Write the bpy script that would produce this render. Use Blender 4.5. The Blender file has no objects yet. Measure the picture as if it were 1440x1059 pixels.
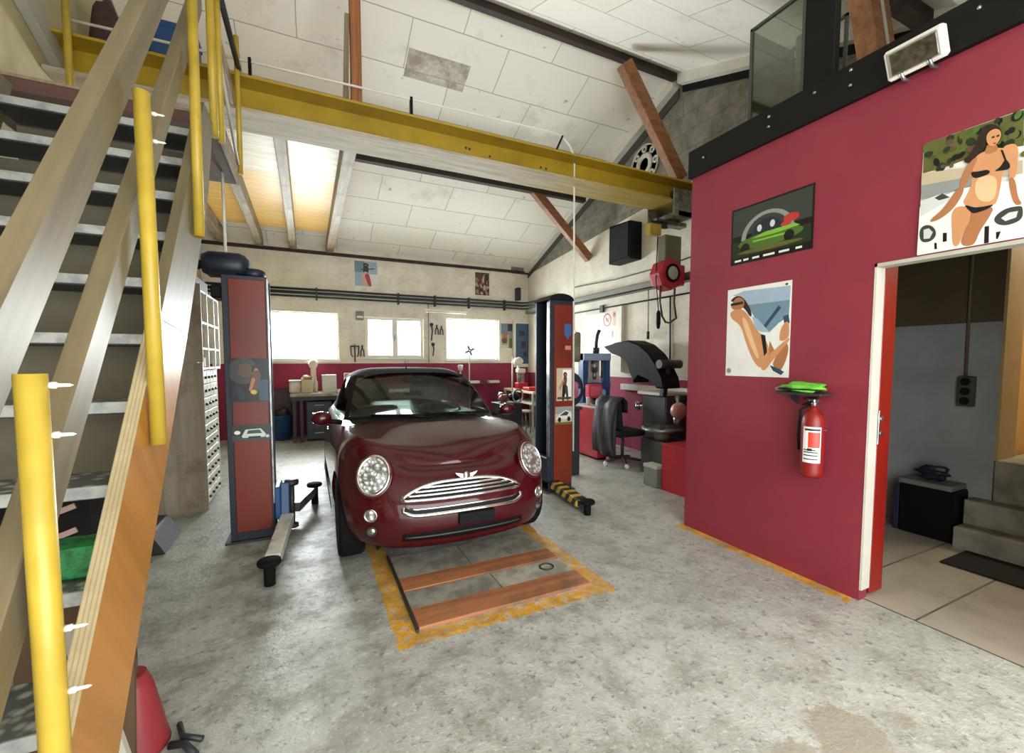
import bpy, bmesh, math, random
from mathutils import Vector as V, Matrix
from mathutils.bvhtree import BVHTree
random.seed(7)
SC = bpy.context.scene
COL = SC.collection
PI = math.pi
ORG = {}

# ------------------------------------------------------------------ materials
def lin(h):
    h = h.lstrip('#')
    out = []
    for i in (0, 2, 4):
        c = int(h[i:i+2], 16) / 255
        out.append(c / 12.92 if c <= .04045 else ((c + .055) / 1.055) ** 2.4)
    return (*out, 1)

class NT:
    def __init__(s, name):
        s.m = bpy.data.materials.new(name); s.m.use_nodes = True
        s.t = s.m.node_tree; s.t.nodes.clear()
    def n(s, kind, **kw):
        nd = s.t.nodes.new(kind)
        for k, v in kw.items():
            if k.startswith('i_'):
                key = k[2:]; key = int(key) if key.isdigit() else key.replace('_', ' ')
                s.set(nd.inputs[key], v)
            else: setattr(nd, k, v)
        return nd
    def set(s, inp, v):
        if isinstance(v, bpy.types.NodeSocket): s.t.links.new(v, inp)
        else: inp.default_value = v
    def math(s, op, a, b=0.0, clamp=False):
        nd = s.t.nodes.new('ShaderNodeMath'); nd.operation = op; nd.use_clamp = clamp
        s.set(nd.inputs[0], a); s.set(nd.inputs[1], b); return nd.outputs[0]
    def ramp(s, f, lo, hi, a=0.0, b=1.0):
        nd = s.t.nodes.new('ShaderNodeMapRange'); nd.clamp = True
        for k, v in zip(range(5), (f, lo, hi, a, b)): s.set(nd.inputs[k], v)
        return nd.outputs[0]
    def mix(s, f, a, b, mode='MIX'):
        nd = s.t.nodes.new('ShaderNodeMix'); nd.data_type = 'RGBA'; nd.blend_type = mode
        s.set(nd.inputs[0], f); s.set(nd.inputs[6], a); s.set(nd.inputs[7], b); return nd.outputs[2]
    def coords(s, scale=(1, 1, 1), rot=(0, 0, 0), kind='Object'):
        tc = s.t.nodes.new('ShaderNodeTexCoord')
        mp = s.t.nodes.new('ShaderNodeMapping')
        s.t.links.new(tc.outputs[kind], mp.inputs[0])
        mp.inputs['Scale'].default_value = scale; mp.inputs['Rotation'].default_value = rot
        return mp.outputs[0]
    def world(s):
        g = s.t.nodes.new('ShaderNodeNewGeometry'); x = s.t.nodes.new('ShaderNodeSeparateXYZ')
        s.t.links.new(g.outputs['Position'], x.inputs[0]); return g.outputs['Position'], x.outputs
    def noise(s, vec, scale, detail=4, rough=.6):
        nd = s.n('ShaderNodeTexNoise', i_Scale=scale, i_Detail=detail, i_Roughness=rough)
        s.t.links.new(vec, nd.inputs['Vector']); return nd.outputs[0]
    def out(s, col, rough=.5, metal=0., bump=None, bstr=.3, bdist=.01, spec=.5, coat=0., **kw):
        b = s.t.nodes.new('ShaderNodeBsdfPrincipled'); o = s.t.nodes.new('ShaderNodeOutputMaterial')
        s.set(b.inputs['Base Color'], col); s.set(b.inputs['Roughness'], rough); s.set(b.inputs['Metallic'], metal)
        b.inputs['Specular IOR Level'].default_value = spec
        b.inputs['Coat Weight'].default_value = coat; b.inputs['Coat Roughness'].default_value = .04
        for k, v in kw.items(): s.set(b.inputs[k.replace('_', ' ')], v)
        if bump is not None:
            bp = s.t.nodes.new('ShaderNodeBump'); bp.inputs['Strength'].default_value = bstr; bp.inputs['Distance'].default_value = bdist
            s.set(bp.inputs['Height'], bump); s.t.links.new(bp.outputs[0], b.inputs['Normal'])
        s.t.links.new(b.outputs[0], o.inputs[0]); return s.m

MATS = {}
def M(name, hexc, rough=.5, metal=0., hex2=None, scale=6, lo=.42, hi=.62, stretch=(1, 1, 1), rot=(0, 0, 0), bump=0., spec=.5, coat=0., rvar=0.):
    if name in MATS: return MATS[name]
    t = NT(name); vec = t.coords(stretch, rot)
    f = t.noise(vec, scale)
    col = lin(hexc)
    if hex2: col = t.mix(t.ramp(f, lo, hi), lin(hexc), lin(hex2))
    else: col = t.mix(t.ramp(f, .3, .7), lin(hexc), tuple(c * .86 for c in lin(hexc)[:3]) + (1,))
    r = t.ramp(f, .3, .7, max(0, rough - rvar), min(1, rough + rvar)) if rvar else rough
    MATS[name] = t.out(col, r, metal, f if bump else None, bump, .01, spec, coat)
    return MATS[name]

def wood(name, a, b, axis='X', rot=(0, 0, 0), rough=.6, scale=3., dirt=None):
    if name in MATS: return MATS[name]
    st = {'X': (.35, 6, 6), 'Y': (6, .35, 6), 'Z': (6, 6, .35)}[axis]
    t = NT(name); tc = t.coords((1, 1, 1), rot)
    mp = t.n('ShaderNodeMapping'); t.t.links.new(tc, mp.inputs[0]); mp.inputs['Scale'].default_value = st
    f = t.noise(mp.outputs[0], scale, 6, .65)
    col = t.mix(t.ramp(f, .35, .65), lin(a), lin(b))
    if dirt:
        g = t.noise(tc, 3.5, 5, .7); col = t.mix(t.ramp(g, .5, .66, 0, .8), col, lin(dirt))
    MATS[name] = t.out(col, rough, 0, f, .15, .004)
    return MATS[name]

def glass(name, tint='#FFFFFF', refl=.12, rough=.02):
    t = NT(name); tr = t.n('ShaderNodeBsdfTransparent'); tr.inputs[0].default_value = lin(tint)
    g = t.n('ShaderNodeBsdfGlossy'); g.inputs['Roughness'].default_value = rough
    lw = t.n('ShaderNodeLayerWeight'); lw.inputs[0].default_value = .35
    f = t.ramp(lw.outputs[0], 0, 1, refl * .5, min(1, refl * 5))
    mx = t.n('ShaderNodeMixShader'); t.t.links.new(f, mx.inputs[0]); t.t.links.new(tr.outputs[0], mx.inputs[1]); t.t.links.new(g.outputs[0], mx.inputs[2])
    o = t.n('ShaderNodeOutputMaterial'); t.t.links.new(mx.outputs[0], o.inputs[0]); MATS[name] = t.m; return t.m

# ------------------------------------------------------------------ mesh helpers
def B(): return bmesh.new()
def box(bm, x0, x1, y0, y1, z0, z1, bev=0., mi=0, seg=1):
    vs = [bm.verts.new((x, y, z)) for z in (min(z0, z1), max(z0, z1)) for y in (min(y0, y1), max(y0, y1)) for x in (min(x0, x1), max(x0, x1))]
    fs = [bm.faces.new([vs[i] for i in q]) for q in ((0, 2, 3, 1), (4, 5, 7, 6), (0, 1, 5, 4), (2, 6, 7, 3), (0, 4, 6, 2), (1, 3, 7, 5))]
    for f in fs: f.material_index = mi
    if bev:
        es = list({e for f in fs for e in f.edges})
        r = bmesh.ops.bevel(bm, geom=es, offset=bev, segments=seg, profile=.5, affect='EDGES', clamp_overlap=True)
        for f in r['faces']: f.material_index = mi
    return vs
def obox(bm, c, sx, sy, sz, rot=None, bev=0., mi=0):
    k = len(bm.verts); bm.verts.ensure_lookup_table()
    old = set(bm.verts)
    box(bm, -sx/2, sx/2, -sy/2, sy/2, -sz/2, sz/2, bev, mi)
    mt = Matrix.Translation(V(c)) @ (rot.to_4x4() if rot is not None else Matrix.Identity(4))
    for v in bm.verts:
        if v not in old: v.co = mt @ v.co
def frame_of(d):
    d = d.normalized(); a = V((0, 0, 1)) if abs(d.z) < .9 else V((1, 0, 0))
    u = d.cross(a).normalized(); return u, u.cross(d).normalized()
def tube(bm, pts, r, n=10, cap=True, mi=0, closed=False):
    pts = [V(p) for p in pts]; rs = r if isinstance(r, (list, tuple)) else [r] * len(pts)
    rings = []; u0 = None
    for i, p in enumerate(pts):
        if closed: d = pts[(i+1) % len(pts)] - pts[i-1]
        else: d = pts[min(i+1, len(pts)-1)] - pts[max(i-1, 0)]
        u, w = frame_of(d)
        if u0 is not None:
            u = (u0 - d.normalized() * u0.dot(d.normalized())).normalized(); w = u.cross(d.normalized())
        u0 = u
        rings.append([bm.verts.new(p + (u * math.cos(a) + w * math.sin(a)) * rs[i]) for a in [2*PI*k/n for k in range(n)]])
    R = len(rings)
    for i in range(R if closed else R - 1):
        a, b = rings[i], rings[(i+1) % R]
        for k in range(n):
            f = bm.faces.new((a[k], a[(k+1) % n], b[(k+1) % n], b[k])); f.smooth = True; f.material_index = mi
    if cap and not closed:
        for q in (rings[0], rings[-1]):
            f = bm.faces.new(q); f.material_index = mi
    return rings
def cyl(bm, p0, p1, r, n=16, r2=None, mi=0): tube(bm, [p0, p1], [r, r if r2 is None else r2], n, True, mi)
def lathe(bm, prof, c=(0, 0, 0), axis='Z', n=24, mi=0, smooth=True):
    c = V(c); rings = []
    for r, h in prof:
        ring = []
        for k in range(n):
            a = 2*PI*k/n; x, y = r*math.cos(a), r*math.sin(a)
            p = {'Z': V((x, y, h)), 'X': V((h, x, y)), 'Y': V((x, h, y))}[axis]
            ring.append(bm.verts.new(c + p))
        rings.append(ring)
    for a, b in zip(rings, rings[1:]):
        for k in range(n):
            f = bm.faces.new((a[k], a[(k+1) % n], b[(k+1) % n], b[k])); f.smooth = smooth; f.material_index = mi
    for q in (rings[0], rings[-1]):
        if (q[0].co - q[n//2].co).length > 1e-5:
            f = bm.faces.new(q); f.material_index = mi
def prism(bm, poly, axis, a, b, bev=0., mi=0):
    """poly: 2-D points in the plane across axis; X -> (y,z), Y -> (x,z), Z -> (x,y)"""
    def P3(p, h): return {'X': (h, p[0], p[1]), 'Y': (p[0], h, p[1]), 'Z': (p[0], p[1], h)}[axis]
    A = [bm.verts.new(P3(p, a)) for p in poly]; Bv = [bm.verts.new(P3(p, b)) for p in poly]
    fs = [bm.faces.new(A), bm.faces.new(Bv)]; n = len(poly)
    for i in range(n): fs.append(bm.faces.new((A[i], A[(i+1) % n], Bv[(i+1) % n], Bv[i])))
    for f in fs: f.material_index = mi
    if bev: bmesh.ops.bevel(bm, geom=list({e for f in fs for e in f.edges}), offset=bev, segments=1, affect='EDGES', clamp_overlap=True)
def grid(bm, rows, smooth=True, mi=0, skip=None):
    vs = [[bm.verts.new(p) for p in r] for r in rows]
    for i in range(len(vs)-1):
        for j in range(len(vs[0])-1):
            if skip and skip(i, j): continue
            f = bm.faces.new((vs[i][j], vs[i][j+1], vs[i+1][j+1], vs[i+1][j])); f.smooth = smooth; f.material_index = mi
    return vs
def blob(bm, c, r, sub=2, noise=.0, seed=0, sq=(1, 1, 1), mi=0):
    rr = random.Random(seed); k = set(bm.verts)
    bmesh.ops.create_icosphere(bm, subdivisions=sub, radius=1)
    ph = [rr.uniform(0, 6.28) for _ in range(6)]
    for v in bm.verts:
        if v in k: continue
        d = v.co.copy(); s = 1 + noise * (math.sin(3*d.x*2+ph[0]) * math.sin(4*d.y+ph[1]) + .6*math.sin(7*d.z+ph[2]+3*d.x))
        v.co = V(c) + V((d.x*r[0]*s, d.y*r[1]*s, d.z*r[2]*s))
        for f in v.link_faces: f.smooth = True; f.material_index = mi

def obj(name, bm, mats, parent=None, label=None, cat=None, group=None, kind=None, smooth=None, subsurf=0, solid=0.):
    bmesh.ops.recalc_face_normals(bm, faces=bm.faces[:])
    if parent is not None: org = ORG[parent.name]
    else:
        xs = [v.co for v in bm.verts]
        org = V(((min(p.x for p in xs)+max(p.x for p in xs))/2, (min(p.y for p in xs)+max(p.y for p in xs))/2, min(p.z for p in xs)))
        if kind == 'structure': org = V((0, 0, 0))
    for v in bm.verts: v.co -= org
    me = bpy.data.meshes.new(name); bm.to_mesh(me); bm.free()
    for m in (mats if isinstance(mats, (list, tuple)) else [mats]): me.materials.append(m)
    if smooth: me.polygons.foreach_set('use_smooth', [True]*len(me.polygons))
    o = bpy.data.objects.new(name, me); COL.objects.link(o)
    if parent is not None: o.parent = parent
    else: o.location = org
    ORG[o.name] = org
    if solid:
        md = o.modifiers.new('s', 'SOLIDIFY'); md.thickness = solid; md.offset = -1
    if subsurf:
        md = o.modifiers.new('s', 'SUBSURF'); md.levels = md.render_levels = subsurf
    tag(o, label, cat, group, kind); return o
def tag(o, label=None, cat=None, group=None, kind=None):
    if label: o['label'] = label
    if cat: o['category'] = cat
    if group: o['group'] = group
    if kind: o['kind'] = kind
def thing(name, label, cat, loc, group=None):
    o = bpy.data.objects.new(name, None); COL.objects.link(o); o.location = loc; o.empty_display_size = .1
    ORG[o.name] = V(loc); tag(o, label, cat, group); return o
def dup(root, delta, label=None, group=None):
    def cp(o, par):
        c = o.copy(); COL.objects.link(c); ORG[c.name] = ORG[o.name]
        if par is not None: c.parent = par
        for ch in list(o.children): cp(ch, c)
        return c
    r = cp(root, None); r.location = root.location + V(delta)
    if label: r['label'] = label
    if group: r['group'] = group
    return r
def struct(name, bm, m, parent=None): return obj(name, bm, m, parent, kind='structure')

# ------------------------------------------------------------------ base materials
XR, YB, XM = 4.97, 9.6, 3.08
def wall_paint():
    t = NT('workshop_wall_paint'); pos, c = t.world()
    f = t.noise(pos, 2.2, 6, .65); g = t.noise(pos, 14, 4)
    white = t.mix(t.ramp(f, .4, .7), lin('#EAE5D6'), lin('#D3CCBB'))
    white = t.mix(t.ramp(g, .58, .72, 0, .35), white, lin('#A39A86'))
    red = t.mix(t.ramp(f, .35, .65), lin('#93284A'), lin('#832240'))
    lim = t.math('ADD', 1.44, t.math('MULTIPLY', t.math('GREATER_THAN', c[0], 4.96), -.23))
    isred = t.math('LESS_THAN', c[2], lim)
    br = t.n('ShaderNodeTexBrick', i_Scale=1.0); br.inputs['Mortar Size'].default_value = .012
    br.inputs['Brick Width'].default_value = .5; br.inputs['Row Height'].default_value = .25
    br.inputs['Color1'].default_value = (1, 1, 1, 1); br.inputs['Color2'].default_value = (.9, .9, .9, 1); br.inputs['Mortar'].default_value = (.72, .72, .72, 1)
    cb = t.n('ShaderNodeCombineXYZ'); t.t.links.new(t.math('ADD', c[1], c[0]), cb.inputs[0]); t.t.links.new(c[2], cb.inputs[1])
    t.t.links.new(cb.outputs[0], br.inputs['Vector'])
    col = t.mix(isred, white, red)
    # bare grey blockwork above the painted line of the gable
    gl = t.math('ADD', 3.60, t.math('MULTIPLY', t.math('SUBTRACT', 9.6, c[1]), .085))
    bare = t.math('MULTIPLY', t.math('GREATER_THAN', c[2], gl), t.math('GREATER_THAN', c[0], 4.5))
    block = t.mix(t.ramp(t.noise(pos, 5, 5, .7), .35, .65), lin('#8F8A7D'), lin('#6B675D'))
    block = t.mix(.75, block, br.outputs[0], 'MULTIPLY')
    col = t.mix(bare, col, block)
    col = t.mix(.22, col, br.outputs[0], 'MULTIPLY')
    return t.out(col, .75, 0, br.outputs[1], -.25, .01)
m_wall = wall_paint()
def ceil_mat():
    t = NT('ceiling_panels'); pos, c = t.world()
    wob = t.noise(pos, 1.5, 3)
    cb = t.n('ShaderNodeCombineXYZ'); t.t.links.new(t.math('ADD', c[0], t.math('MULTIPLY', wob, .04)), cb.inputs[0]); t.t.links.new(t.math('ADD', c[1], t.math('MULTIPLY', wob, .03)), cb.inputs[1])
    br = t.n('ShaderNodeTexBrick', i_Scale=1.0); t.t.links.new(cb.outputs[0], br.inputs['Vector'])
    for k, v in (('Mortar Size', .006), ('Brick Width', 1.22), ('Row Height', .58), ('Mortar Smooth', .2)): br.inputs[k].default_value = v
    br.inputs['Color1'].default_value = lin('#F7F5EC'); br.inputs['Color2'].default_value = lin('#F0EDE2'); br.inputs['Mortar'].default_value = lin('#B4AE9F')
    f = t.noise(pos, 1.1, 6, .7); g = t.noise(pos, 7, 3)
    col = t.mix(t.ramp(f, .56, .72, 0, .45), br.outputs[0], lin('#B5AD9E'))
    col = t.mix(t.ramp(g, .68, .74, 0, .6), col, lin('#8C8578'))
    # one water-stained panel
    s = t.math('MULTIPLY', t.math('MULTIPLY', t.math('GREATER_THAN', c[0], 1.22), t.math('LESS_THAN', c[0], 2.02)), t.math('MULTIPLY', t.math('GREATER_THAN', c[1], 5.53), t.math('LESS_THAN', c[1], 5.88)))
    s = t.math('MULTIPLY', s, t.ramp(t.noise(pos, 3.2, 5, .7), .34, .6, .15, 1))
    col = t.mix(s, col, lin('#A19887'))
    return t.out(col, .8, 0, br.outputs[1], -.3, .01)
m_ceil = ceil_mat()
def floor_mat():
    t = NT('worn_concrete'); pos, c = t.world()
    big = t.noise(pos, .8, 6, .62); mid = t.noise(pos, 4.5, 6, .68); fine = t.noise(pos, 38, 4, .65); spk = t.noise(pos, 22, 5, .75)
    col = t.mix(t.ramp(big, .38, .62), lin('#B9BDB6'), lin('#9FA29A'))
    col = t.mix(t.ramp(mid, .47, .66, 0, .75), col, lin('#85847A'))
    col = t.mix(t.ramp(spk, .55, .64, 0, .75), col, lin('#666660'))
    col = t.mix(t.ramp(fine, .55, .66, 0, .5), col, lin('#D2D3CA'))
    # darker zone round the lift
    dx = t.math('SUBTRACT', c[0], .5); dy = t.math('SUBTRACT', c[1], 4.2)
    d = t.math('SQRT', t.math('ADD', t.math('MULTIPLY', dx, dx), t.math('MULTIPLY', t.math('MULTIPLY', dy, dy), .5)))
    col = t.mix(t.math('MULTIPLY', t.ramp(d, .6, 2.4, .65, 0), t.ramp(mid, .35, .6)), col, lin('#5E5D52'))
    # peeled patches near the door side
    def patch(x, y, r, col):
        ex = t.math('SUBTRACT', c[0], x); ey = t.math('SUBTRACT', c[1], y)
        dd = t.math('SQRT', t.math('ADD', t.math('MULTIPLY', ex, ex), t.math('MULTIPLY', ey, ey)))
        dd = t.math('ADD', dd, t.math('MULTIPLY', t.math('SUBTRACT', t.noise(pos, 9, 5, .7), .5), .28))
        return t.mix(t.ramp(dd, r, r + .015, .85, 0), col, lin('#9A9484'))
    for x, y, r in ((1.62, .93, .09), (1.93, .93, .13), (2.2, .86, .04), (1.79, .85, .07)): col = patch(x, y, r, col)
    # yellow paint: border of the pit and a strip along the wall
    jit = t.math('MULTIPLY', t.math('SUBTRACT', t.noise(pos, 11, 5, .7), .5), .05)
    X = t.math('ADD', c[0], jit); Y = t.math('ADD', c[1], jit)
    def rect(x0, x1, y0, y1):
        a = t.math('MULTIPLY', t.math('GREATER_THAN', X, x0), t.math('LESS_THAN', X, x1))
        return t.math('MULTIPLY', a, t.math('MULTIPLY', t.math('GREATER_THAN', Y, y0), t.math('LESS_THAN', Y, y1)))
    y = t.math('MULTIPLY', rect(.39, 1.80, 2.20, 6.6), t.math('SUBTRACT', 1.0, rect(.51, 1.69, 2.31, 6.5)))
    y = t.math('MAXIMUM', y, rect(2.99, 3.09, 1.47, 2.86))
    wear = t.ramp(t.noise(pos, 20, 5, .75), .36, .52)
    yc = t.mix(t.ramp(mid, .4, .62), lin('#D9A22A'), lin('#A97C22'))
    col = t.mix(t.math('MULTIPLY', y, wear), col, yc)
    rgh = t.ramp(mid, .35, .65, .24, .48)
    h = t.math('ADD', t.math('MULTIPLY', mid, .6), t.math('MULTIPLY', spk, .5))
    return t.out(col, rgh, 0, h, .6, .02, .5)
m_floor = floor_mat()
def tile_mat():
    t = NT('office_tiles'); pos, c = t.world()
    cb = t.n('ShaderNodeCombineXYZ'); t.t.links.new(t.math('SUBTRACT', c[1], .76), cb.inputs[1]); t.t.links.new(t.math('SUBTRACT', c[0], 3.13), cb.inputs[0])
    br = t.n('ShaderNodeTexBrick', i_Scale=1.0, offset=0.0); t.t.links.new(cb.outputs[0], br.inputs['Vector'])
    for k, v in (('Mortar Size', .006), ('Brick Width', 2.0), ('Row Height', .43)): br.inputs[k].default_value = v
    br.inputs['Color1'].default_value = lin('#A8A193'); br.inputs['Color2'].default_value = lin('#9F988A'); br.inputs['Mortar'].default_value = lin('#4F4A42')
    f = t.noise(pos, 4, 5); col = t.mix(t.ramp(f, .45, .7, 0, .5), br.outputs[0], lin('#7F796C'))
    return t.out(col, .45, 0, br.outputs[1], -.2, .005)
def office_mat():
    t = NT('office_wall_shaded_top'); pos, c = t.world(); f = t.noise(pos, 2, 5)
    lowc = t.mix(t.ramp(f, .4, .65), lin('#8C9495'), lin('#7D8484')); up = t.mix(t.ramp(f, .4, .65), lin('#50462F'), lin('#463D2A'))  # darker olive top: weaker light on the upper wall painted into the colour
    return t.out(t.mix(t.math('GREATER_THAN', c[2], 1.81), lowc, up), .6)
m_mag = M('magenta_wall_paint', '#862B3A', .5, 0, '#7D2635', 1.6, .3, .7, bump=.03)
m_dark = M('black_boarding', '#0B0A08', .65, spec=.25); m_black = M('black_plastic', '#08080A', .55, spec=.2); m_rubber = M('tyre_rubber', '#0B0B0B', .85, spec=.2)
m_wht = M('white_paint', '#E6E3D8', .5); m_offw = M('off_white_plastic', '#D5D1C4', .5, 0, '#BDB8AA', 5)
m_steel = M('bare_steel', '#A9ABA9', .35, .9, '#77797A', 9); m_galv = M('galvanised_steel', '#9AA09E', .45, .6, '#7A8280', 6)
m_chrome = M('chrome', '#E2E2E2', .08, 1.); m_dsteel = M('dark_steel', '#3B3C3C', .5, .4)
m_grey = M('grey_paint', '#7C7D78', .55); m_dgrey = M('dark_grey_plastic', '#232529', .5)
m_yel = M('yellow_paint', '#B39A34', .4, 0, '#9C8226', 4, .45, .7); m_beam = M('yellow_beam_paint', '#AA8F24', .4, 0, '#957A1C', 2.5, .4, .7)
m_red = M('red_lift_paint', '#6C220D', .4, 0, '#601D0B', 2); m_navy = M('navy_lift_paint', '#16202E', .45); m_blue = M('blue_paint', '#234A7C', .45)
m_tred = M('red_cabinet_paint', '#B3172A', .4); m_bred = M('bright_red_paint', '#84150F', .4); m_green = M('green_plastic', '#1E7A3A', .5)
m_brown = wood('brown_timber', '#A06C42', '#7A5030', 'X', rough=.6, dirt='#6A4529')
m_brownz = wood('brown_timber_upright', '#A46A3C', '#7A4827', 'Z', rough=.6)
m_darkw = M('dark_purlin_timber', '#37271C', .7, 0, '#241A14', 5)
m_cream = M('cream_plaster', '#C9BD98', .8, 0, '#B4A883', 2)
m_pale = M('pale_grey_paint', '#B5B4A4', .6)
m_cloth_g = M('lime_cloth', '#6FC23A', .9, 0, '#4F9A2A', 14); m_cloth_b = M('black_cloth', '#101012', .9)
g_win = glass('window_glass', '#FAFDFC', .10)
# ================================================================== SETTING
bm = B(); box(bm, -3, 5.4, -1.4, 9.9, -.1, 0); struct('floor', bm, m_floor)
bm = B(); box(bm, 3.13, 7.6, -1.1, 2.72, 0, .004); struct('floor_office', bm, tile_mat())
W1 = (-.64, .59, 1.50, 2.46); W2 = (1.12, 2.35, 1.55, 2.42); W3 = (2.87, 4.18, 1.51, 2.46)
def holed_wall(bm, x0, x1, z0, z1, holes, put):
    xs = sorted({x0, x1, *[h[0] for h in holes], *[h[1] for h in holes]}); zs = sorted({z0, z1, *[h[2] for h in holes], *[h[3] for h in holes]})
    for a, b in zip(xs, xs[1:]):
        for c, d in zip(zs, zs[1:]):
            if any(h[0] <= a and b <= h[1] and h[2] <= c and d <= h[3] for h in holes): continue
            put(bm, a, b, c, d)
    bmesh.ops.remove_doubles(bm, verts=bm.verts, dist=1e-5)
bm = B(); holed_wall(bm, -3, 5.2, 0, 3.76, [W1, W2, W3], lambda b, a, c, d, e: box(b, a, c, YB, YB+.25, d, e)); struct('wall_back', bm, m_wall)
bm = B(); prism(bm, [(2.84, 0), (9.86, 0), (9.86, 3.68), (4.82, 5.56), (2.84, 4.80)], 'X', XR, XR+.22)
prism(bm, [(-1.3, 3.0), (2.84, 3.0), (2.84, 4.80), (-1.3, 3.15)], 'X', XR, XR+.22); struct('wall_right', bm, m_wall)
bm = B(); box(bm, -1.9, -1.7, -1.3, 9.86, 0, 5.62); struct('wall_left', bm, m_cream)
# big open gate behind the camera
bm = B(); holed_wall(bm, -1.9, 5.2, 0, 3.2, [(-1.4, 2.9, 0, 2.9)], lambda b, a, c, d, e: box(b, a, c, -1.3, -1.1, d, e)); struct('wall_front', bm, m_cream)
# pitched ceiling
def slab(y0, z0, y1, z1, th=.1):
    bm = B(); prism(bm, [(y0, z0), (y1, z1), (y1, z1+th), (y0, z0+th)], 'X', -1.9, 5.2); return bm
bm = slab(9.86, 3.66, 4.82, 5.58); prism(bm, [(4.82, 5.58), (-1.3, 3.144), (-1.3, 3.244), (4.82, 5.68)], 'X', -1.9, 5.2); struct('ceiling', bm, m_ceil)
# verge boards and dark strip along the gable
def verge(y0, z0, y1, z1):
    bm = B(); prism(bm, [(y0, z0), (y1, z1), (y1, z1-.16), (y0, z0-.16)], 'X', XR-.13, XR+.02); return bm
struct('trim_1', verge(9.6, 3.78, 4.86, 5.58), m_wht)
bm = B(); prism(bm, [(9.6, 3.63), (4.86, 5.43), (4.86, 5.28), (9.6, 3.52)], 'X', XR-.02, XR); struct('trim_2', bm, M('dark_strip_grey', '#4A473F', .8))
struct('trim_3', verge(4.78, 5.58, -1.0, 3.43), m_wht)
bm = B(); prism(bm, [(4.78, 5.42), (1.0, 4.02), (1.0, 3.93), (4.78, 5.33)], 'X', XR-.03, XR); struct('trim_4', bm, m_dark)
# wall plate under the rear eave
bm = B(); box(bm, -1.7, 4.95, YB-.05, YB, 3.61, 3.67); struct('trim_5', bm, m_darkw)
# magenta partition with the doorway
D0, D1, DT = .30, 1.45, 2.075
bm = B(); box(bm, XM, XM+.085, D1, 2.84, 0, 3.08); box(bm, XM, XM+.085, D0, D1, DT, 3.08); box(bm, XM, XM+.085, -1.1, D0, 0, 3.08); box(bm, XM+.085, XR, 2.71, 2.84, 0, 3.08)
bmesh.ops.remove_doubles(bm, verts=bm.verts, dist=1e-5); struct('wall_magenta', bm, m_mag)
bm = B(); box(bm, XM+.13, XR, -1.1, 2.71, 2.96, 3.06); struct('ceiling_office', bm, M('loft_boarding', '#5B5344', .8))
bm = B(); box(bm, XM+.26, XM+.28, 1.48, 2.71, .004, 2.96); struct('wall_office_inner', bm, M('pale_plaster', '#B7B4A8', .8))
bm = B(); box(bm, XM-.002, XM+.088, D1-.012, D1, .07, DT); box(bm, XM-.002, XM+.088, D0, D0+.02, .07, DT); struct('trim_6', bm, M('jamb_white', '#CBC7BB', .55))
bm = B(); box(bm, XM-.002, XM+.088, D0, D1, DT-.02, DT); struct('trim_7', bm, m_pale)
# office far wall with doorway to the lit hall
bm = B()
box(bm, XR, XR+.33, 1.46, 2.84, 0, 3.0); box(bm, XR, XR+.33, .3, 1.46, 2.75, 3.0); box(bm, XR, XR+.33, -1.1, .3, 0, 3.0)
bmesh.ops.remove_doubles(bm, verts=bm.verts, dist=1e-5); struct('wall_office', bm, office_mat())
bm = B(); box(bm, XR-.004, XR+.33, 1.44, 1.459, .7, 2.75); struct('trim_8', bm, M('tan_reveal_paint', '#A3926C', .6))
m_hall = M('hall_wall_paint', '#C9A364', .7)
bm = B(); box(bm, XR+.33, 7.6, 1.5, 1.6, .004, 3.0); box(bm, 7.5, 7.6, -.6, 1.5, .004, 3.0); box(bm, XR+.33, 7.6, -.7, -.6, .004, 3.0); struct('wall_hall', bm, m_hall)
bm = B(); box(bm, XR+.33, 7.6, -.7, 1.6, 3.0, 3.1); struct('ceiling_hall', bm, m_wht)
# concrete steps
m_conc = M('step_concrete', '#8B877B', .75, 0, '#6E6A60', 5, bump=.1)
bm = B(); box(bm, 4.64, 4.86, -.55, 1.565, 0, .176, .006); box(bm, 4.82, 5.02, -.5, 1.57, 0, .37, .006)
struct('stair_steps_office', bm, m_conc)
bm = B(); box(bm, 4.97, 7.5, .31, 1.455, 0, .70, .006); struct('floor_hall', bm, m_conc)
# windows
def window(n, w, frame_w, cols, mull):
    x0, x1, z0, z1 = w
    bm = B(); f = frame_w; y0, y1 = YB+.05, YB+.13
    box(bm, x0, x1, y0, y1, z0, z0+f); box(bm, x0, x1, y0, y1, z1-f, z1); box(bm, x0, x0+f, y0, y1, z0+f, z1-f); box(bm, x1-f, x1, y0, y1, z0+f, z1-f)
    for k in range(1, cols):
        xm = x0 + (x1-x0)*k/cols; box(bm, xm-mull/2, xm+mull/2, y0, y1, z0+f, z1-f)
    o = struct(f'window_{n}', bm, m_wht)
    g = B(); box(g, x0+f*.5, x1-f*.5, YB+.085, YB+.091, z0+f*.5, z1-f*.5); obj('pane', g, g_win, o, kind='structure')
    s = B(); box(s, x0-.03, x1+.03, YB-.05, YB+.06, z0-.035, z0, .004); obj('window_sill', s, m_wht, o, kind='structure')
    if n == 2:
        h = B(); box(h, (x0+x1)/2-.012, (x0+x1)/2+.012, y0-.03, y0, 1.93, 2.06, .004); obj('window_handle', h, m_steel, o, kind='structure')
window(1, W1, .03, 1, 0); window(2, W2, .06, 2, .11); window(3, W3, .03, 1, 0)
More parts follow.
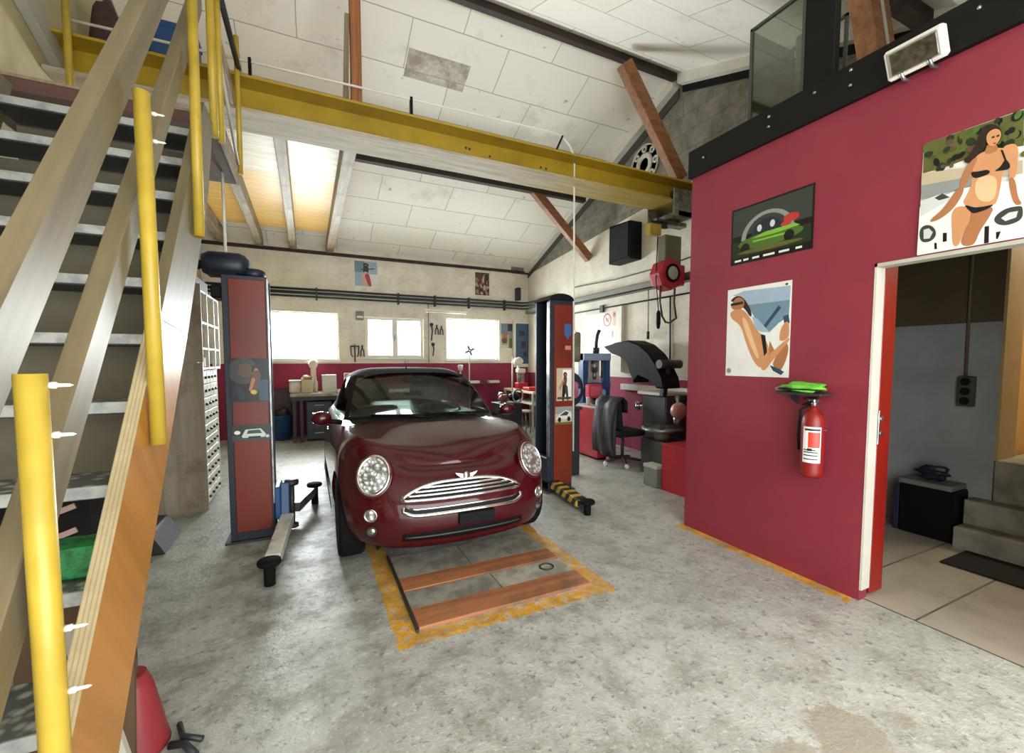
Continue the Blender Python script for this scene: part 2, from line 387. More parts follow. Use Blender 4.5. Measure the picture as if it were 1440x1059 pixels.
# outside: pale ground and hazy hills seen through the panes
bm = B(); box(bm, -60, 70, 10.2, 140, -1.2, -1.0); struct('ground_outside', bm, M('pale_ground', '#C9CCC0', .9))
bm = B(); rows = []
for j, (y, s) in enumerate(((118, 0), (122, .5), (126, 1.), (134, 1.))):
    rows.append([(x*4.-70, y, -1 + s*(3.2 + 1.1*math.sin(x*.55) + .7*math.sin(x*1.3+1))) for x in range(40)])
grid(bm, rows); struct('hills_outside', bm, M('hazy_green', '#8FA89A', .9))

# sliding red door
bm = B(); box(bm, 3.19, 3.335, 1.445, 2.30, .02, 2.10, .004); o = struct('door_1', bm, m_bred)
bm = B(); box(bm, 3.182, 3.196, 1.437, 1.47, .98, 1.19, .003); cyl(bm, (3.2, 1.428, 1.05), (3.2, 1.446, 1.05), .014); cyl(bm, (3.2, 1.428, 1.14), (3.2, 1.446, 1.14), .014)
obj('door_latch', bm, m_steel, o, kind='structure')

# black fascia on top of the partition, with bolt heads
bm = B(); box(bm, XM-.03, XM+.012, -.75, 2.86, 3.082, 3.307); f = obj('fascia_board', bm, m_dark, label='long black fascia board running along the top of the magenta wall', cat='fascia')
for y, z in ((2.13, 3.25), (2.13, 3.18), (1.82, 3.25), (1.61, 3.27), (1.61, 3.18), (1.05, 3.24), (2.7, 3.2)):
    b = B(); lathe(b, [(0, XM-.042), (.008, XM-.04), (.011, XM-.03)], (0, y, z), 'X', 8); obj('bolt', b, m_steel, f)
# loft floor deck
bm = B(); box(bm, XM+.06, XR-.16, -.9, 2.84, 3.085, 3.12); struct('floor_loft', bm, M('loft_boarding', '#5B5344', .8))

# ================================================================== ROOF TIMBERS
def beam(name, bm, m, label, cat='beam', group=None): return obj(name, bm, m, label=label, cat=cat, group=group)
bm = B(); box(bm, -1.69, 4.84, 4.78, 4.86, 5.475, 5.56); beam('ridge_purlin', bm, m_darkw, 'dark timber ridge purlin along the very top of the roof')
bm = B(); box(bm, .62, 4.80, 6.93, 7.03, 4.47, 4.66); beam('roof_purlin', bm, m_darkw, 'dark timber purlin under the rear roof slope, behind the yellow beam')
bm = B(); box(bm, 3.3, 4.82, 1.94, 2.06, 4.33, 4.44); beam('roof_purlin', bm, m_darkw, 'dark timber purlin under the front roof slope, above the loft')
def brace(name, p0, p1, w, d, label):
    p0, p1 = V(p0), V(p1); L = (p1-p0).length; ang = math.atan2(p1.z-p0.z, p1.x-p0.x)
    bm = B(); obox(bm, (p0+p1)/2, L, d, w, Matrix.Rotation(-ang, 3, 'Y'), .006); return obj(name, bm, m_brown, label=label, cat='brace')
brace('timber_brace', (3.83, 4.70, 5.36), (4.86, 4.70, 4.06), .20, .12, 'thick brown timber brace from the ridge purlin down to the yellow beam end')
brace('timber_brace', (3.68, 7.0, 4.58), (4.94, 7.0, 3.44), .15, .12, 'brown timber brace under the rear purlin, above the hanging black box')
br = brace('timber_brace', (3.93, 2.0, 4.36), (4.40, 2.0, 3.22), .27, .14, 'brown timber brace at top right above the black loft edge')
b = B(); tube(b, [(3.94, 1.925, 4.36), (4.40, 1.925, 3.24)], .012, 8); obj('conduit', b, m_pale, br, 'pale conduit')
# upright timbers standing on the yellow beam
bm = B(); box(bm, .455, .555, 4.62, 4.72, 3.921, 5.42, .004); obj('timber_post', bm, m_brownz, label='tall orange brown timber post standing on the yellow beam', cat='post')
bm = B(); prism(bm, [(.375, 3.921), (.425, 3.921), (.452, 4.84), (.41, 4.84)], 'Y', 4.64, 4.69); obj('timber_batten', bm, wood('grey_brown_timber', '#8D7A62', '#6A5A47', 'Z'), label='shorter thin batten leaning beside the tall orange brown post', cat='batten')

# ================================================================== YELLOW BEAM
rt = thing('crane_beam', 'long yellow steel crane beam spanning the workshop under the roof', 'beam', (1.6, 4.63, 3.69))
bm = B(); box(bm, -1.69, 4.96, 4.61, 4.64, 3.645, 3.90); obj('web', bm, m_beam, rt)
bm = B(); box(bm, -1.69, 4.96, 4.42, 4.83, 3.898, 3.92); obj('top_flange', bm, m_beam, rt)
bm = B(); box(bm, -1.69, 4.96, 4.42, 4.83, 3.624, 3.648); BF = bm
for x in (1.62, 1.66, 1.9, 2.55, 2.62):
    b = B(); lathe(b, [(0, 4.599), (.011, 4.601), (.014, 4.611)], (x, 0, 3.79 + .02*math.sin(x*9)), 'Y', 8); obj('bolt', b, m_dsteel, rt)
def header_mat():
    t = NT('worn_flange_paint'); pos, c = t.world(); mp = t.coords((.5, 6, 6)); f = t.noise(mp, 3, 6, .7)
    a = t.mix(t.ramp(f, .35, .65), lin('#B9AE98'), lin('#948871')); b = t.mix(t.ramp(f, .35, .65), lin('#A8913C'), lin('#8E772D'))
    return t.out(t.mix(t.ramp(c[0], 2.2, 3.6), a, b), .7, 0, f, .2)
obj('bottom_flange', BF, header_mat(), rt, 'bottom flange with worn grey underside')
# white conduit clipped along the beam top with a long drop
rt = thing('air_line_pipe', 'thin white pipe along the yellow beam top, dropping straight down at right', 'pipe', (1.3, 4.6, 4.1))
pts = [(-1.6, 4.56, 4.085), (2.72, 4.58, 4.19)] + [(2.72 + .29*math.sin(a), 4.6, 3.91 + .29*math.cos(a)) for a in (.3, .6, .9, 1.2, PI/2)] + [(3.03, 4.6, .35)]
bm = B(); tube(bm, pts, .011, 8); obj('pipe', bm, m_wht, rt)
for x, z in ((-.39, 4.10), (1.02, 4.12)):
    bm = B(); box(bm, x-.012, x+.012, 4.54, 4.59, 3.921, z+.04); obj('clip', bm, m_black, rt)
bm = B(); tube(bm, [(2.71, 4.58, 3.93), (2.83, 4.58, 4.18)], .012, 6); obj('clip', bm, m_black, rt)

# ================================================================== MEZZANINE
m_joist = wood('old_joist_timber', '#A29078', '#75654F', 'Y', dirt='#5C4C3A')
for x, w, lb in ((-1.35, .11, 'grey timber joist under the yellow boards, nearest the left wall'), (-.75, .11, 'grey timber joist left of the middle under the yellow boards'), (-.19, .11, 'grey timber joist in the middle of the yellow boards'), (.455, .13, 'grey timber edge joist at the right end of the yellow boards')):
    bm = B(); box(bm, x-w/2, x+w/2, 4.70, 9.55, 3.655, 3.87, .006); obj('floor_joist', bm, m_joist, label=lb, cat='joist', group='joists under the mezzanine')
def deck_mat():
    t = NT('mezzanine_boards'); pos, c = t.world(); mp = t.coords((.5, 7, 1)); f = t.noise(mp, 3, 6, .7)
    a = t.mix(t.ramp(f, .35, .65), lin('#F0C873'), lin('#DDA64A')); b = t.mix(t.ramp(f, .35, .62), lin('#F5EEDC'), lin('#D8C398'))
    k = t.math('ADD', 6.35, t.math('MULTIPLY', f, .1)); col = t.mix(t.math('LESS_THAN', c[1], k), a, b)  # paler front stretch: bright glare on the boards put into their colour
    ln = t.math('LESS_THAN', t.math('FRACT', t.math('MULTIPLY', c[1], 5.5)), .035)
    return t.out(t.mix(t.math('MULTIPLY', ln, .7), col, lin('#6F5328')), .45, 0, f, .1)
bm = B(); box(bm, -1.69, .52, 4.86, 8.9, 3.872, 3.91); obj('mezzanine_floor', bm, deck_mat(), label='yellow wooden board floor of the mezzanine seen from below', cat='floor boards')
# clutter on the mezzanine
z0 = 3.912
bm = B(); blob(bm, (-1.36, 5.55, z0+.36), (.13, .18, .36), 3, .06, 3); obj('duffel_bag', bm, M('navy_cloth', '#1B2244', .8, 0, '#2B3360', 12), label='navy blue cloth bag standing upright on the mezzanine edge', cat='bag')
bm = B(); blob(bm, (-1.52, 5.16, z0+.38), (.12, .14, .38), 3, .08, 5); obj('tarpaulin', bm, M('maroon_tarp', '#4B3230', .75, 0, '#3A2627', 9), label='crumpled dark maroon tarpaulin heap on the mezzanine by the left wall', cat='tarpaulin')
rt = thing('blue_crate', 'blue plastic crate standing on the mezzanine behind the handrail', 'crate', (-.98, 5.15, z0))
bm = B(); box(bm, -1.2, -.86, 5.0, 5.3, z0, z0+.62, .015); obj('body', bm, m_blue, rt); bm = B(); box(bm, -1.21, -.85, 4.99, 5.31, z0+.57, z0+.625, .008); obj('rim', bm, m_blue, rt)
bm = B(); box(bm, -1.69, -1.44, 4.92, 4.96, z0, z0+.12); obj('timber_offcut', bm, m_joist, label='short timber offcut lying on the mezzanine boards by the left wall', cat='timber')

# ================================================================== STAIRS
SL = 1.25; SA = math.atan(SL)
def zu(y, off=0): return .632 + SL*(y-1.241) + off
m_strlow = wood('orange_plywood', '#B9823F', '#A37030', 'Y', (SA, 0, 0), .33, 2.)
def ply_edge():
    t = NT('plywood_edge'); v = t.coords((1, 1, 1), (-SA, 0, 0)); x = t.n('ShaderNodeSeparateXYZ'); t.t.links.new(v, x.inputs[0])
    f = t.noise(v, 6, 5, .7); l = t.math('LESS_THAN', t.math('FRACT', t.math('MULTIPLY', t.math('ADD', x.outputs[0], t.math('MULTIPLY', f, .004)), 95)), .35)
    col = t.mix(t.ramp(f, .35, .65), lin('#B0A27E'), lin('#978967')); return t.out(t.mix(t.math('MULTIPLY', l, .55), col, lin('#7D6E50')), .75)
m_edge = ply_edge()
m_rail = wood('weathered_handrail_timber', '#75694E', '#5E543D', 'Y', (-SA, 0, 0), .45, 3, '#675C44')
def board(bm, y0, y1, top, bot, x0, x1, cutplumb=True, mi=0):
    """board following the stair pitch; top/bot are vertical offsets from the pitch line"""
    P = [(y0, zu(y0)+bot), (y1, zu(y1)+bot), (y1, zu(y1)+top), (y0, zu(y0)+top)]
    prism(bm, P, 'X', x0, x1, .003)
rt = thing('staircase', 'steep open staircase with steel treads rising to the landing at left', 'staircase', (-.95, 1.9, 0))
def zl(y): return .416 + 1.225*(y-1.491)
def stringer(name, x0, x1, edge=True):
    ym = 2.06
    s = B()
    pts = [(.735, .0), (1.152, 0.0), (2.47, zl(2.47)), (ym, zu(ym))]
    prism(s, pts, 'X', x0, x1)
    o = obj(name, s, [m_strlow, m_edge], rt)
    for p in o.data.polygons:
        if abs(p.normal.x) < .5: p.material_index = 1
    u = B()
    prism(u, [(ym+.004, zu(ym)+.003), (2.474, zl(2.47)+.003), (3.13, 2.50), (3.35, 2.985), (3.10, 2.985)], 'X', x0, x1)
    obj('upper_stringer', u, m_rail, rt)
stringer('stringer', -.54, -.50); stringer('stringer', -1.44, -1.40)
def tread_mat():
    t = NT('checker_plate'); v = t.coords((1, 1, 1), (0, 0, .6)); vo = t.n('ShaderNodeTexVoronoi', i_Scale=26.); t.t.links.new(v, vo.inputs['Vector'])
    f = t.noise(v, 8, 4); col = t.mix(t.ramp(vo.outputs[0], .2, .5), lin('#B3B7B4'), lin('#5E6664'))
    return t.out(col, .45, .3, vo.outputs[0], -.5, .01)
m_tread = tread_mat(); m_nose = M('worn_nosing_steel', '#A4A8A5', .45, .2, '#84898A', 14); m_under = M('tread_underside', '#2E3233', .6)
for i in range(-3, 9):
    z = .865 + .2445*i; y = (z+1.07)/SL
    if z < .1: continue
    b = B(); box(b, -1.40, -.54, y+.004, y+.24, z-.035, z, .003); box(b, -1.39, -.545, y+.008, y+.238, z-.04, z-.036, mi=1); t = obj('tread', b, [m_tread, m_under], rt)
    b = B(); box(b, -1.40, -.541, y-.004, y+.006, z-.036, z+.003, .002); obj('nosing', b, m_nose, t, 'pale worn steel nosing')
    if 1 <= i <= 7:
        b = B(); box(b, -1.40, -.545, y+.44, y+.452, z-.05, z+.2); obj('riser_board', b, M('riser_board', '#6B6552', .8), t)
# rails: two weathered planks outside, bolted to yellow posts
def rail(name, y0, y1, top, bot, x0, x1, label):
    b = B(); board(b, y0, y1, top, bot, x0, x1); return obj(name, b, m_rail, label=label, cat='handrail')
rail('handrail_board', .55, 3.1, 1.09, .912, -.565, -.515, 'wide weathered top handrail board of the staircase')
rail('handrail_board', .95, 3.25, .585, .438, -.565, -.515, 'weathered middle rail board of the staircase, between top rail and stringer')
def post(y, z0, z1, label, x=-.475, yt=None, r=.0235):
    rt = thing('railing_post', label, 'post', (x, y, z0), 'yellow railing posts'); yt = y if yt is None else yt
    b = B(); tube(b, [(x, y, z0), (x, yt, z1)], r, 16); obj('tube', b, m_yel, rt)
    return rt
def screws(rt, y, zs, x=-.45):
    for z in zs:
        b = B(); lathe(b, [(.007, x-.003), (.007, x+.008), (.004, x+.01), (.0035, x+.028), (0, x+.034)], (0, y, z), 'X', 8); obj('screw', b, m_offw, rt, 'pale screw tip')
p = post(1.13, .35, 1.475, 'thick yellow post nearest the camera at the left edge, screw tips poking out'); screws(p, 1.137, (1.452, 1.355, .965, .835))
p = post(1.875, 1.21, 2.39, 'yellow railing post in front of the middle rail, second from the camera'); screws(p, 1.885, (2.33, 2.24))
p = post(2.68, 2.12, 3.40, 'yellow railing post third from the camera, running out of the top of the picture', yt=2.74)
p = post(3.41, 2.93, 4.18, 'yellow corner post of the landing, left one of the close pair', x=-.50)
p = post(3.52, 2.95, 4.22, 'yellow corner post of the landing, right one of the close pair', x=-.478, r=.02)
p = post(4.355, 3.062, 4.17, 'thin yellow post at the far landing corner, right in front of the yellow beam', x=-.465, r=.02)
p = post(4.37, 3.062, 4.3, 'yellow post at the left end of the landing, against the left wall', x=-1.52, r=.024)
# landing
rt = thing('stair_landing', 'dark boarded stair landing at the top of the stairs', 'landing', (-1.1, 3.95, 2.98))
b = B(); box(b, -1.69, -.50, 3.47, 4.44, 3.0, 3.06); obj('deck', b, M('landing_underside', '#5A4334', .75, 0, '#463328', 4), rt)
b = B(); box(b, -1.69, -.505, 3.445, 3.47, 3.0, 3.072); obj('front_board', b, M('maroon_edge_board', '#5E403A', .7), rt)
b = B(); box(b, -1.69, -.505, 3.44, 3.48, 3.072, 3.088); obj('edge_strip', b, m_joist, rt)
b = B(); box(b, -.50, -.485, 3.45, 4.44, 2.985, 3.03); obj('side_strip', b, m_joist, rt)
b = B(); box(b, -1.42, -.56, 4.30, 4.44, 3.06, 3.26); obj('step_block', b, m_joist, rt)
b = B(); prism(b, [(3.46, 3.60), (4.32, 3.60), (4.32, 3.76), (3.46, 3.76)], 'X', -.52, -.49, .003); obj('handrail_board', b, m_joist, label='grey plank rail along the landing side between the thin yellow posts', cat='handrail')
b = B(); tube(b, [(-.455, 3.42, 3.87), (-.455, 4.37, 3.92)], .02, 10); obj('handrail_pipe', b, m_dsteel, label='dark grey pipe handrail along the top of the landing side', cat='handrail')
b = B(); tube(b, [(-.475, 3.56, 3.48), (-.475, 4.3, 3.12)], .012, 8); obj('diagonal_wire_bar', b, m_pale, label='thin pale diagonal bar below the landing plank rail', cat='bar')
b = B(); prism(b, [(3.6, 4.06), (4.66, 3.684), (4.80, 3.73), (3.8, 4.33)], 'X', -1.698, -1.63, .004); obj('steel_strut', b, m_pale, label='pale grey painted strut leaning diagonally on the cream left wall', cat='strut')
# odds and ends below the stairs
b = B(); box(b, -1.36, -.90, 2.28, 2.62, .66, .70); rt = thing('storage_rack', 'low wooden rack under the stairs holding a black bag', 'rack', (-1.13, 2.45, 0)); obj('shelf', b, m_joist, rt)
for x in (-1.33, -.93):
    for y in (2.31, 2.59):
        b = B(); box(b, x-.025, x+.025, y-.025, y+.025, 0, .66); obj('leg', b, m_joist, rt)
rt = thing('sports_bag', 'black bag with two pinkish stripes under the stairs', 'bag', (-1.0, 2.45, .70))
b = B(); box(b, -1.25, -.79, 2.34, 2.60, .701, .99, .04, seg=2); obj('body', b, m_cloth_b, rt)
for z in (.78, .88):
    b = B(); obox(b, (-.95, 2.337, z), .16, .008, .022, Matrix.Rotation(-.35, 3, 'Y')); obj('stripe', b, M('pink_stripe', '#D8B9B4', .6), rt)
b = B(); box(b, -.95, -.56, 1.63, 1.76, .866, .96, .01); obj('green_tray', b, M('green_tray_plastic', '#1F7F43', .5, 0, '#0F4A28', 30), label='green plastic tray pushed to the back of a steel tread', cat='tray')
b = B(); obox(b, (-.72, 1.86, .36), .30, .02, .74, Matrix.Rotation(-.12, 3, 'X')); obj('brown_board', b, M('brown_hardboard', '#5C4630', .7), label='brown board leaning in the dark below the lowest visible tread', cat='board')
b = B(); obox(b, (-.60, 1.70, .40), .05, .025, .62, Matrix.Rotation(-.2, 3, 'Y')); obj('white_batten', b, m_pale, label='short pale batten standing below the lowest visible tread', cat='batten')
rt = thing('axle_stand', 'red steel axle stand behind the foot of the orange stair stringer', 'stand', (-.62, 2.06, 0))
b = B(); lathe(b, [(.115, 0), (.11, .02), (.07, .24), (.05, .30)], (-.645, 2.06, 0), n=24); obj('base', b, M('faded_red_paint', '#8E2E34', .45), rt)
b = B(); cyl(b, (-.64, 2.06, .28), (-.64, 2.06, .40), .02); obj('column', b, m_steel, rt)
rt = thing('clamp_tool', 'small dark clamp lying on the floor beside the red axle stand', 'tool', (-.50, 1.99, 0))
b = B(); tube(b, [(-.52, 2.00, .015), (-.47, 1.98, .02), (-.42, 1.91, .015)], .014, 8); obj('jaw', b, m_dgrey, rt)
b = B(); tube(b, [(-.51, 2.10, .018), (-.48, 2.01, .03), (-.41, 1.98, .016)], .011, 8); obj('handle', b, m_dgrey, rt)
b = B(); prism(b, [(-1.6, 0), (-1.03, 0), (-1.12, .17), (-1.6, .2)], 'Y', 4.1, 4.6, .01); obj('black_trough', b, m_dgrey, label='black plastic trough on the floor behind the staircase', cat='trough')
# ================================================================== TWO-POST LIFT
def column(x0, x1, y0, y1, top, label, inner):
    rt = thing('lift_column', label, 'lift column', ((x0+x1)/2, (y0+y1)/2, 0))
    b = B()   # navy C-profile open towards the car
    t = .03
    box(b, x0, x1, y0, y0+t, .02, top, .004); box(b, x0, x1, y1-t, y1, .02, top, .004)
    if inner > 0: box(b, x0, x0+t, y0+t, y1-t, .02, top)
    else: box(b, x1-t, x1, y0+t, y1-t, .02, top)
    obj('column_profile', b, m_navy, rt)
    b = B(); box(b, x0-.04, x1+.04, y0-.02, y1+.08, 0, .02, .003); obj('base_plate', b, m_dsteel, rt)
    b = B()
    if inner > 0: box(b, x0+.045, x1-.012, y0-.012, y0-.001, .09, top-.03, .004)
    else: box(b, x0+.05, x1-.006, y0-.012, y0-.001, .09, top-.05, .004)
    obj('front_cover', b, m_red, rt, 'red front cover')
    b = B(); xi = x1 if inner > 0 else x0
    box(b, xi-.006, xi+.006, y0+.001, y0+.06, .3, top-.02); obj('guide_strip', b, m_steel, rt, 'bright steel guide strip')
    b = B(); cyl(b, ((x0+x1)/2, (y0+y1)/2, .05), ((x0+x1)/2, (y0+y1)/2, top-.02), .03, 12); obj('lead_screw', b, m_steel, rt)
    return rt
cl = column(-.60, -.285, 4.10, 4.46, 2.18, 'red and navy lift column left of the car, motor on top', 1)
b = B(); lathe(b, [(0, -.16), (.075, -.15), (.10, -.10), (.10, .10), (.085, .14), (.05, .17), (0, .175)], (-.585, 4.22, 2.275), 'X', 20)
mo = obj('motor', b, m_navy, cl); b = B(); box(b, -.70, -.50, 4.14, 4.30, 2.18, 2.21); cyl(b, (-.72, 4.22, 2.27), (-.80, 4.22, 2.25), .035, 10); obj('motor_bracket', b, m_black, mo)
b = B(); lathe(b, [(0, 0), (.085, .0), (.085, .06), (.06, .075), (0, .08)], (-.385, 4.24, 2.18), 'Z', 18); obj('gear_cover', b, m_navy, cl)
b = B(); box(b, -.68, -.60, 4.15, 4.40, 2.0, 2.10, .01); obj('switch_box', b, m_black, cl)
cr = column(2.435, 2.735, 4.18, 4.52, 2.17, 'red and navy lift column right of the car, rounded black cap', -1)
b = B(); pf = [(2.425, 2.17)] + [(2.585 + .16*math.cos(a), 2.17 + .075*math.sin(a)) for a in [PI - k*PI/10 for k in range(11)]]
prism(b, pf, 'Y', 4.17, 4.53); obj('top_cap', b, m_black, cr)
b = B(); tube(b, [(-.575, 4.2, 2.37), (-.575, 4.2, 2.995)], .011, 8); obj('power_conduit', b, m_offw, label='thin pale conduit rising from the left lift motor to the landing', cat='conduit')
# carriages and arms
def carriage(x0, x1, rt):
    b = B(); box(b, x0, x1, 4.14, 4.42, .14, .42, .01); c = obj('carriage', b, m_blue, rt, 'blue lifting carriage'); return c
c1 = carriage(-.285, -.235, cl)
b = B(); prism(b, [(4.12, .10), (4.44, .10), (4.36, .40), (4.20, .44)], 'X', -.24, -.17, .008); obj('gusset', b, m_blue, c1)
def arm(label, p0, p1, foot, m, stripes=False, wid=.10):
    p0, p1 = V(p0), V(p1); d = (p1-p0); L = d.length; d.normalize()
    rt = thing('lift_arm', label, 'lift arm', (p0.x, p0.y, 0))
    b = B(); rot = d.to_track_quat('X', 'Z').to_matrix(); obox(b, (p0+p1)/2, L, wid, .085, rot, .008); o = obj('beam', b, m, rt)
    b = B(); obox(b, p1 - d*.02 + V((0, 0, -.006)), .26, wid*.72, .06, rot, .006); obj('extension', b, m_dsteel, rt)
    e = p1 + d*.12
    b = B(); cyl(b, e + V((0, 0, -p1.z+.005)), e + V((0, 0, .03)), .035, 14); lathe(b, [(0, .03), (.07, .03), (.075, .045), (.07, .06), (0, .06)], e, 'Z', 18); obj('pad', b, m_rubber, rt, 'black rubber lifting pad')
    return rt
arm('worn pale steel lift arm on the floor reaching toward the camera, left of the car', (-.19, 4.15, .14), (-.255, 3.36, .115), None, M('worn_pale_steel', '#DAD8CD', .4, 0, '#B4B1A6', 8))
a2 = arm('short lift arm behind the left column carriage with raised black pad', (-.13, 4.36, .16), (.0, 4.80, .16), None, m_steel, wid=.08)
b = B(); cyl(b, (-.155, 4.26, .02), (-.155, 4.26, .42), .022, 12); lathe(b, [(0, .40), (.055, .40), (.06, .42), (.055, .445), (0, .445)], (-.155, 4.26, 0), 'Z', 16); lathe(b, [(.05, .02), (.05, .05), (.02, .06)], (-.155, 4.26, 0), 'Z', 14)
obj('pad_extension', b, m_dsteel, label='upright pad extension with black top beside the left lift carriage', cat='lift pad')
def hazard():
    t = NT('hazard_stripes'); pos, c = t.world(); k = t.math('FRACT', t.math('MULTIPLY', t.math('ADD', c[1], t.math('MULTIPLY', c[2], .8)), 7.))
    col = t.mix(t.math('GREATER_THAN', k, .5), lin('#C9A63A'), lin('#1B1B18')); f = t.noise(pos, 14, 4)
    return t.out(t.mix(t.ramp(f, .5, .7, 0, .6), col, lin('#5B5645')), .6)
arm('lift arm with yellow and black hazard stripes on the floor right of the car', (2.50, 4.17, .10), (2.44, 3.55, .085), None, hazard(), wid=.12)
cc = carriage(2.375, 2.435, cr); cc.data.materials[0] = m_navy; cc['label'] = 'navy lifting carriage'

# ================================================================== PICTURES
def ell(cx, cy, rx, ry=None, rot=0, n=18):
    ry = rx if ry is None else ry; o = []
    for k in range(n):
        a = 2*PI*k/n; x, y = rx*math.cos(a), ry*math.sin(a); o.append((cx + x*math.cos(rot) - y*math.sin(rot), cy + x*math.sin(rot) + y*math.cos(rot)))
    return o
def limb(p0, p1, r0, r1, asp=1., n=7):
    (x0, y0), (x1, y1) = p0, p1; a = math.atan2(y1-y0, (x1-x0)*asp); o = []
    for k in range(n): t = a + PI/2 + PI*k/(n-1); o.append((x0 + r0*math.cos(t)/asp, y0 + r0*math.sin(t)))
    for k in range(n): t = a - PI/2 + PI*k/(n-1); o.append((x1 + r1*math.cos(t)/asp, y1 + r1*math.sin(t)))
    return o
def rc(a, b, c, d): return [(a, b), (c, b), (c, d), (a, d)]
PM = {k: M('print_'+k, v, .35) for k, v in dict(skin='#C98F62', skin2='#A9714A', lite='#E3B88D', hair='#2B1D17', black='#141214', white='#E6E6E0', sky='#9FB4C4', blue='#6F8CA0', dblue='#33475C', green='#4C6B2C', lime='#7DB33C', olive='#5D5F2E', tan='#B9AC90', grey='#8B908C', dgrey='#3A3E3A', red='#B23A34', navy='#1F2836', brown='#5A4636', silver='#C9D0CC', pink='#D9A59A', yellow='#C9B24A', dgreen='#22301E').items()}
PK = list(PM)
def picture(name, label, cat, o, u, v, polys, back='white', group=None, thick=.002):
    """flat print: o = lower-left corner, u/v = side vectors; each polygon (in 0..1 units) is printed a hair above the last"""
    o, u, v = V(o), V(u), V(v); n = u.cross(v).normalized(); b = B()
    c = [o, o+u, o+u+v, o+v]; lo = [b.verts.new(p) for p in c]; hi = [b.verts.new(p + n*thick) for p in c]
    fs = [b.faces.new(lo), b.faces.new(hi)] + [b.faces.new((lo[i], lo[(i+1) % 4], hi[(i+1) % 4], hi[i])) for i in range(4)]
    for f in fs: f.material_index = PK.index(back)
    for i, (m, pl) in enumerate(polys):
        h = thick + .0001*(i+1)
        if 5 <= len(pl) < 16 and m in ('skin', 'skin2', 'lite', 'hair', 'black', 'dgrey', 'red'):
            for _ in range(2): pl = [(p[0]*(1-w)+q[0]*w, p[1]*(1-w)+q[1]*w) for p, q in zip(pl, pl[1:]+pl[:1]) for w in (.25, .75)]
        q = [b.verts.new(o + u*min(1, max(0, x)) + v*min(1, max(0, y)) + n*h) for x, y in pl]
        f = b.faces.new(q); f.material_index = PK.index(m)
        f.normal_update()
        if f.normal.dot(n) < 0: f.normal_flip()
    org = (c[0]+c[1])/2
    for vv in b.verts: vv.co -= org
    me = bpy.data.meshes.new(name); b.to_mesh(me); b.free()
    for k in PK: me.materials.append(PM[k])
    ob = bpy.data.objects.new(name, me); COL.objects.link(ob); ob.location = org; ORG[ob.name] = org; tag(ob, label, cat, group); return ob
rr = random.Random(3)
def foliage(n, x0, x1, y0, y1, cols, r=.05):
    return [(rr.choice(cols), ell(rr.uniform(x0, x1), rr.uniform(y0, y1), rr.uniform(.4, 1)*r, rr.uniform(.4, 1)*r, rr.uniform(0, 3), 8)) for _ in range(n)]
XP = XM - .0005
# print over the door: person leaning on a white car
pl = []
pl.append(('olive', [(-0.002, 1.0), (0.733, 0.997), (0.748, 0.714), (0.516, 0.761), (0.222, 0.734), (0.005, 0.737)]))
pl += foliage(70, .0, 1., .74, .98, ['dgreen', 'black', 'olive', 'dgreen', 'green', 'brown', 'black'], .045) + foliage(16, 0, 1, .6, .76, ['tan', 'brown', 'olive', 'grey'], .03)
pl.append(('tan', [(0.003, 0.737), (0.753, 0.6), (0.76, 0.498), (0.005, 0.612)]))
pl.append(('grey', [(0.005, 0.627), (0.406, 0.585), (0.409, 0.507), (0.009, 0.502)]))
pl.append(('white', [(0.002, 0.433), (0.27, 0.495), (0.421, 0.503), (0.762, 0.45), (0.788, -0.01), (0.0, -0.007)]))
pl.append(('silver', [(0.005, 0.488), (0.184, 0.507), (0.273, 0.441), (0.014, 0.348)]))
pl.append(('dgrey', [(0.124, 0.483), (0.184, 0.507), (0.248, 0.455), (0.162, 0.452)]))
pl.append(('dgrey', [(0.017, 0.247), (0.077, 0.263), (0.138, 0.221), (0.16, 0.149), (0.119, 0.102), (0.04, 0.104), (0.01, 0.167)]))
pl.append(('silver', [(0.046, 0.221), (0.091, 0.224), (0.126, 0.182), (0.103, 0.132), (0.052, 0.137)]))
pl.append(('dgrey', [(0.58, 0.196), (0.65, 0.253), (0.752, 0.251), (0.776, 0.232), (0.779, 0.135), (0.679, 0.11), (0.604, 0.14)]))
pl.append(('silver', [(0.635, 0.182), (0.685, 0.214), (0.745, 0.211), (0.736, 0.164), (0.666, 0.151)]))
pl.append(('black', [(0.21, 0.157), (0.241, 0.151), (0.244, 0.077), (0.213, 0.077)]))
pl.append(('black', [(0.144, 0.084), (0.163, 0.08), (0.169, 0.025), (0.148, 0.025)]))
pl.append(('black', [(0.525, 0.14), (0.556, 0.139), (0.561, -0.007), (0.528, -0.007)]))
pl.append(('black', [(0.607, 0.077), (0.64, 0.077), (0.623, 0.018), (0.611, 0.022)]))
pl.append(('skin2', [(0.408, 0.328), (0.587, 0.294), (0.557, 0.214), (0.488, 0.104), (0.459, -0.005), (0.349, 0.015), (0.373, 0.129), (0.404, 0.212)]))
pl.append(('skin', [(0.267, 0.365), (0.408, 0.341), (0.42, 0.222), (0.372, 0.142), (0.344, 0.017), (0.296, 0.02), (0.282, 0.162)]))
pl.append(('hair', [(0.456, 0.958), (0.504, 0.977), (0.569, 0.938), (0.605, 0.876), (0.599, 0.806), (0.568, 0.779), (0.511, 0.888), (0.492, 0.808), (0.454, 0.707), (0.377, 0.696), (0.329, 0.737), (0.394, 0.779), (0.425, 0.844)]))
pl.append(('skin', [(0.612, 0.753), (0.685, 0.756), (0.721, 0.712), (0.722, 0.582), (0.714, 0.465), (0.667, 0.503), (0.662, 0.602), (0.626, 0.686)]))
pl.append(('skin2', [(0.667, 0.503), (0.714, 0.47), (0.738, 0.314), (0.774, 0.256), (0.722, 0.258), (0.685, 0.376)]))
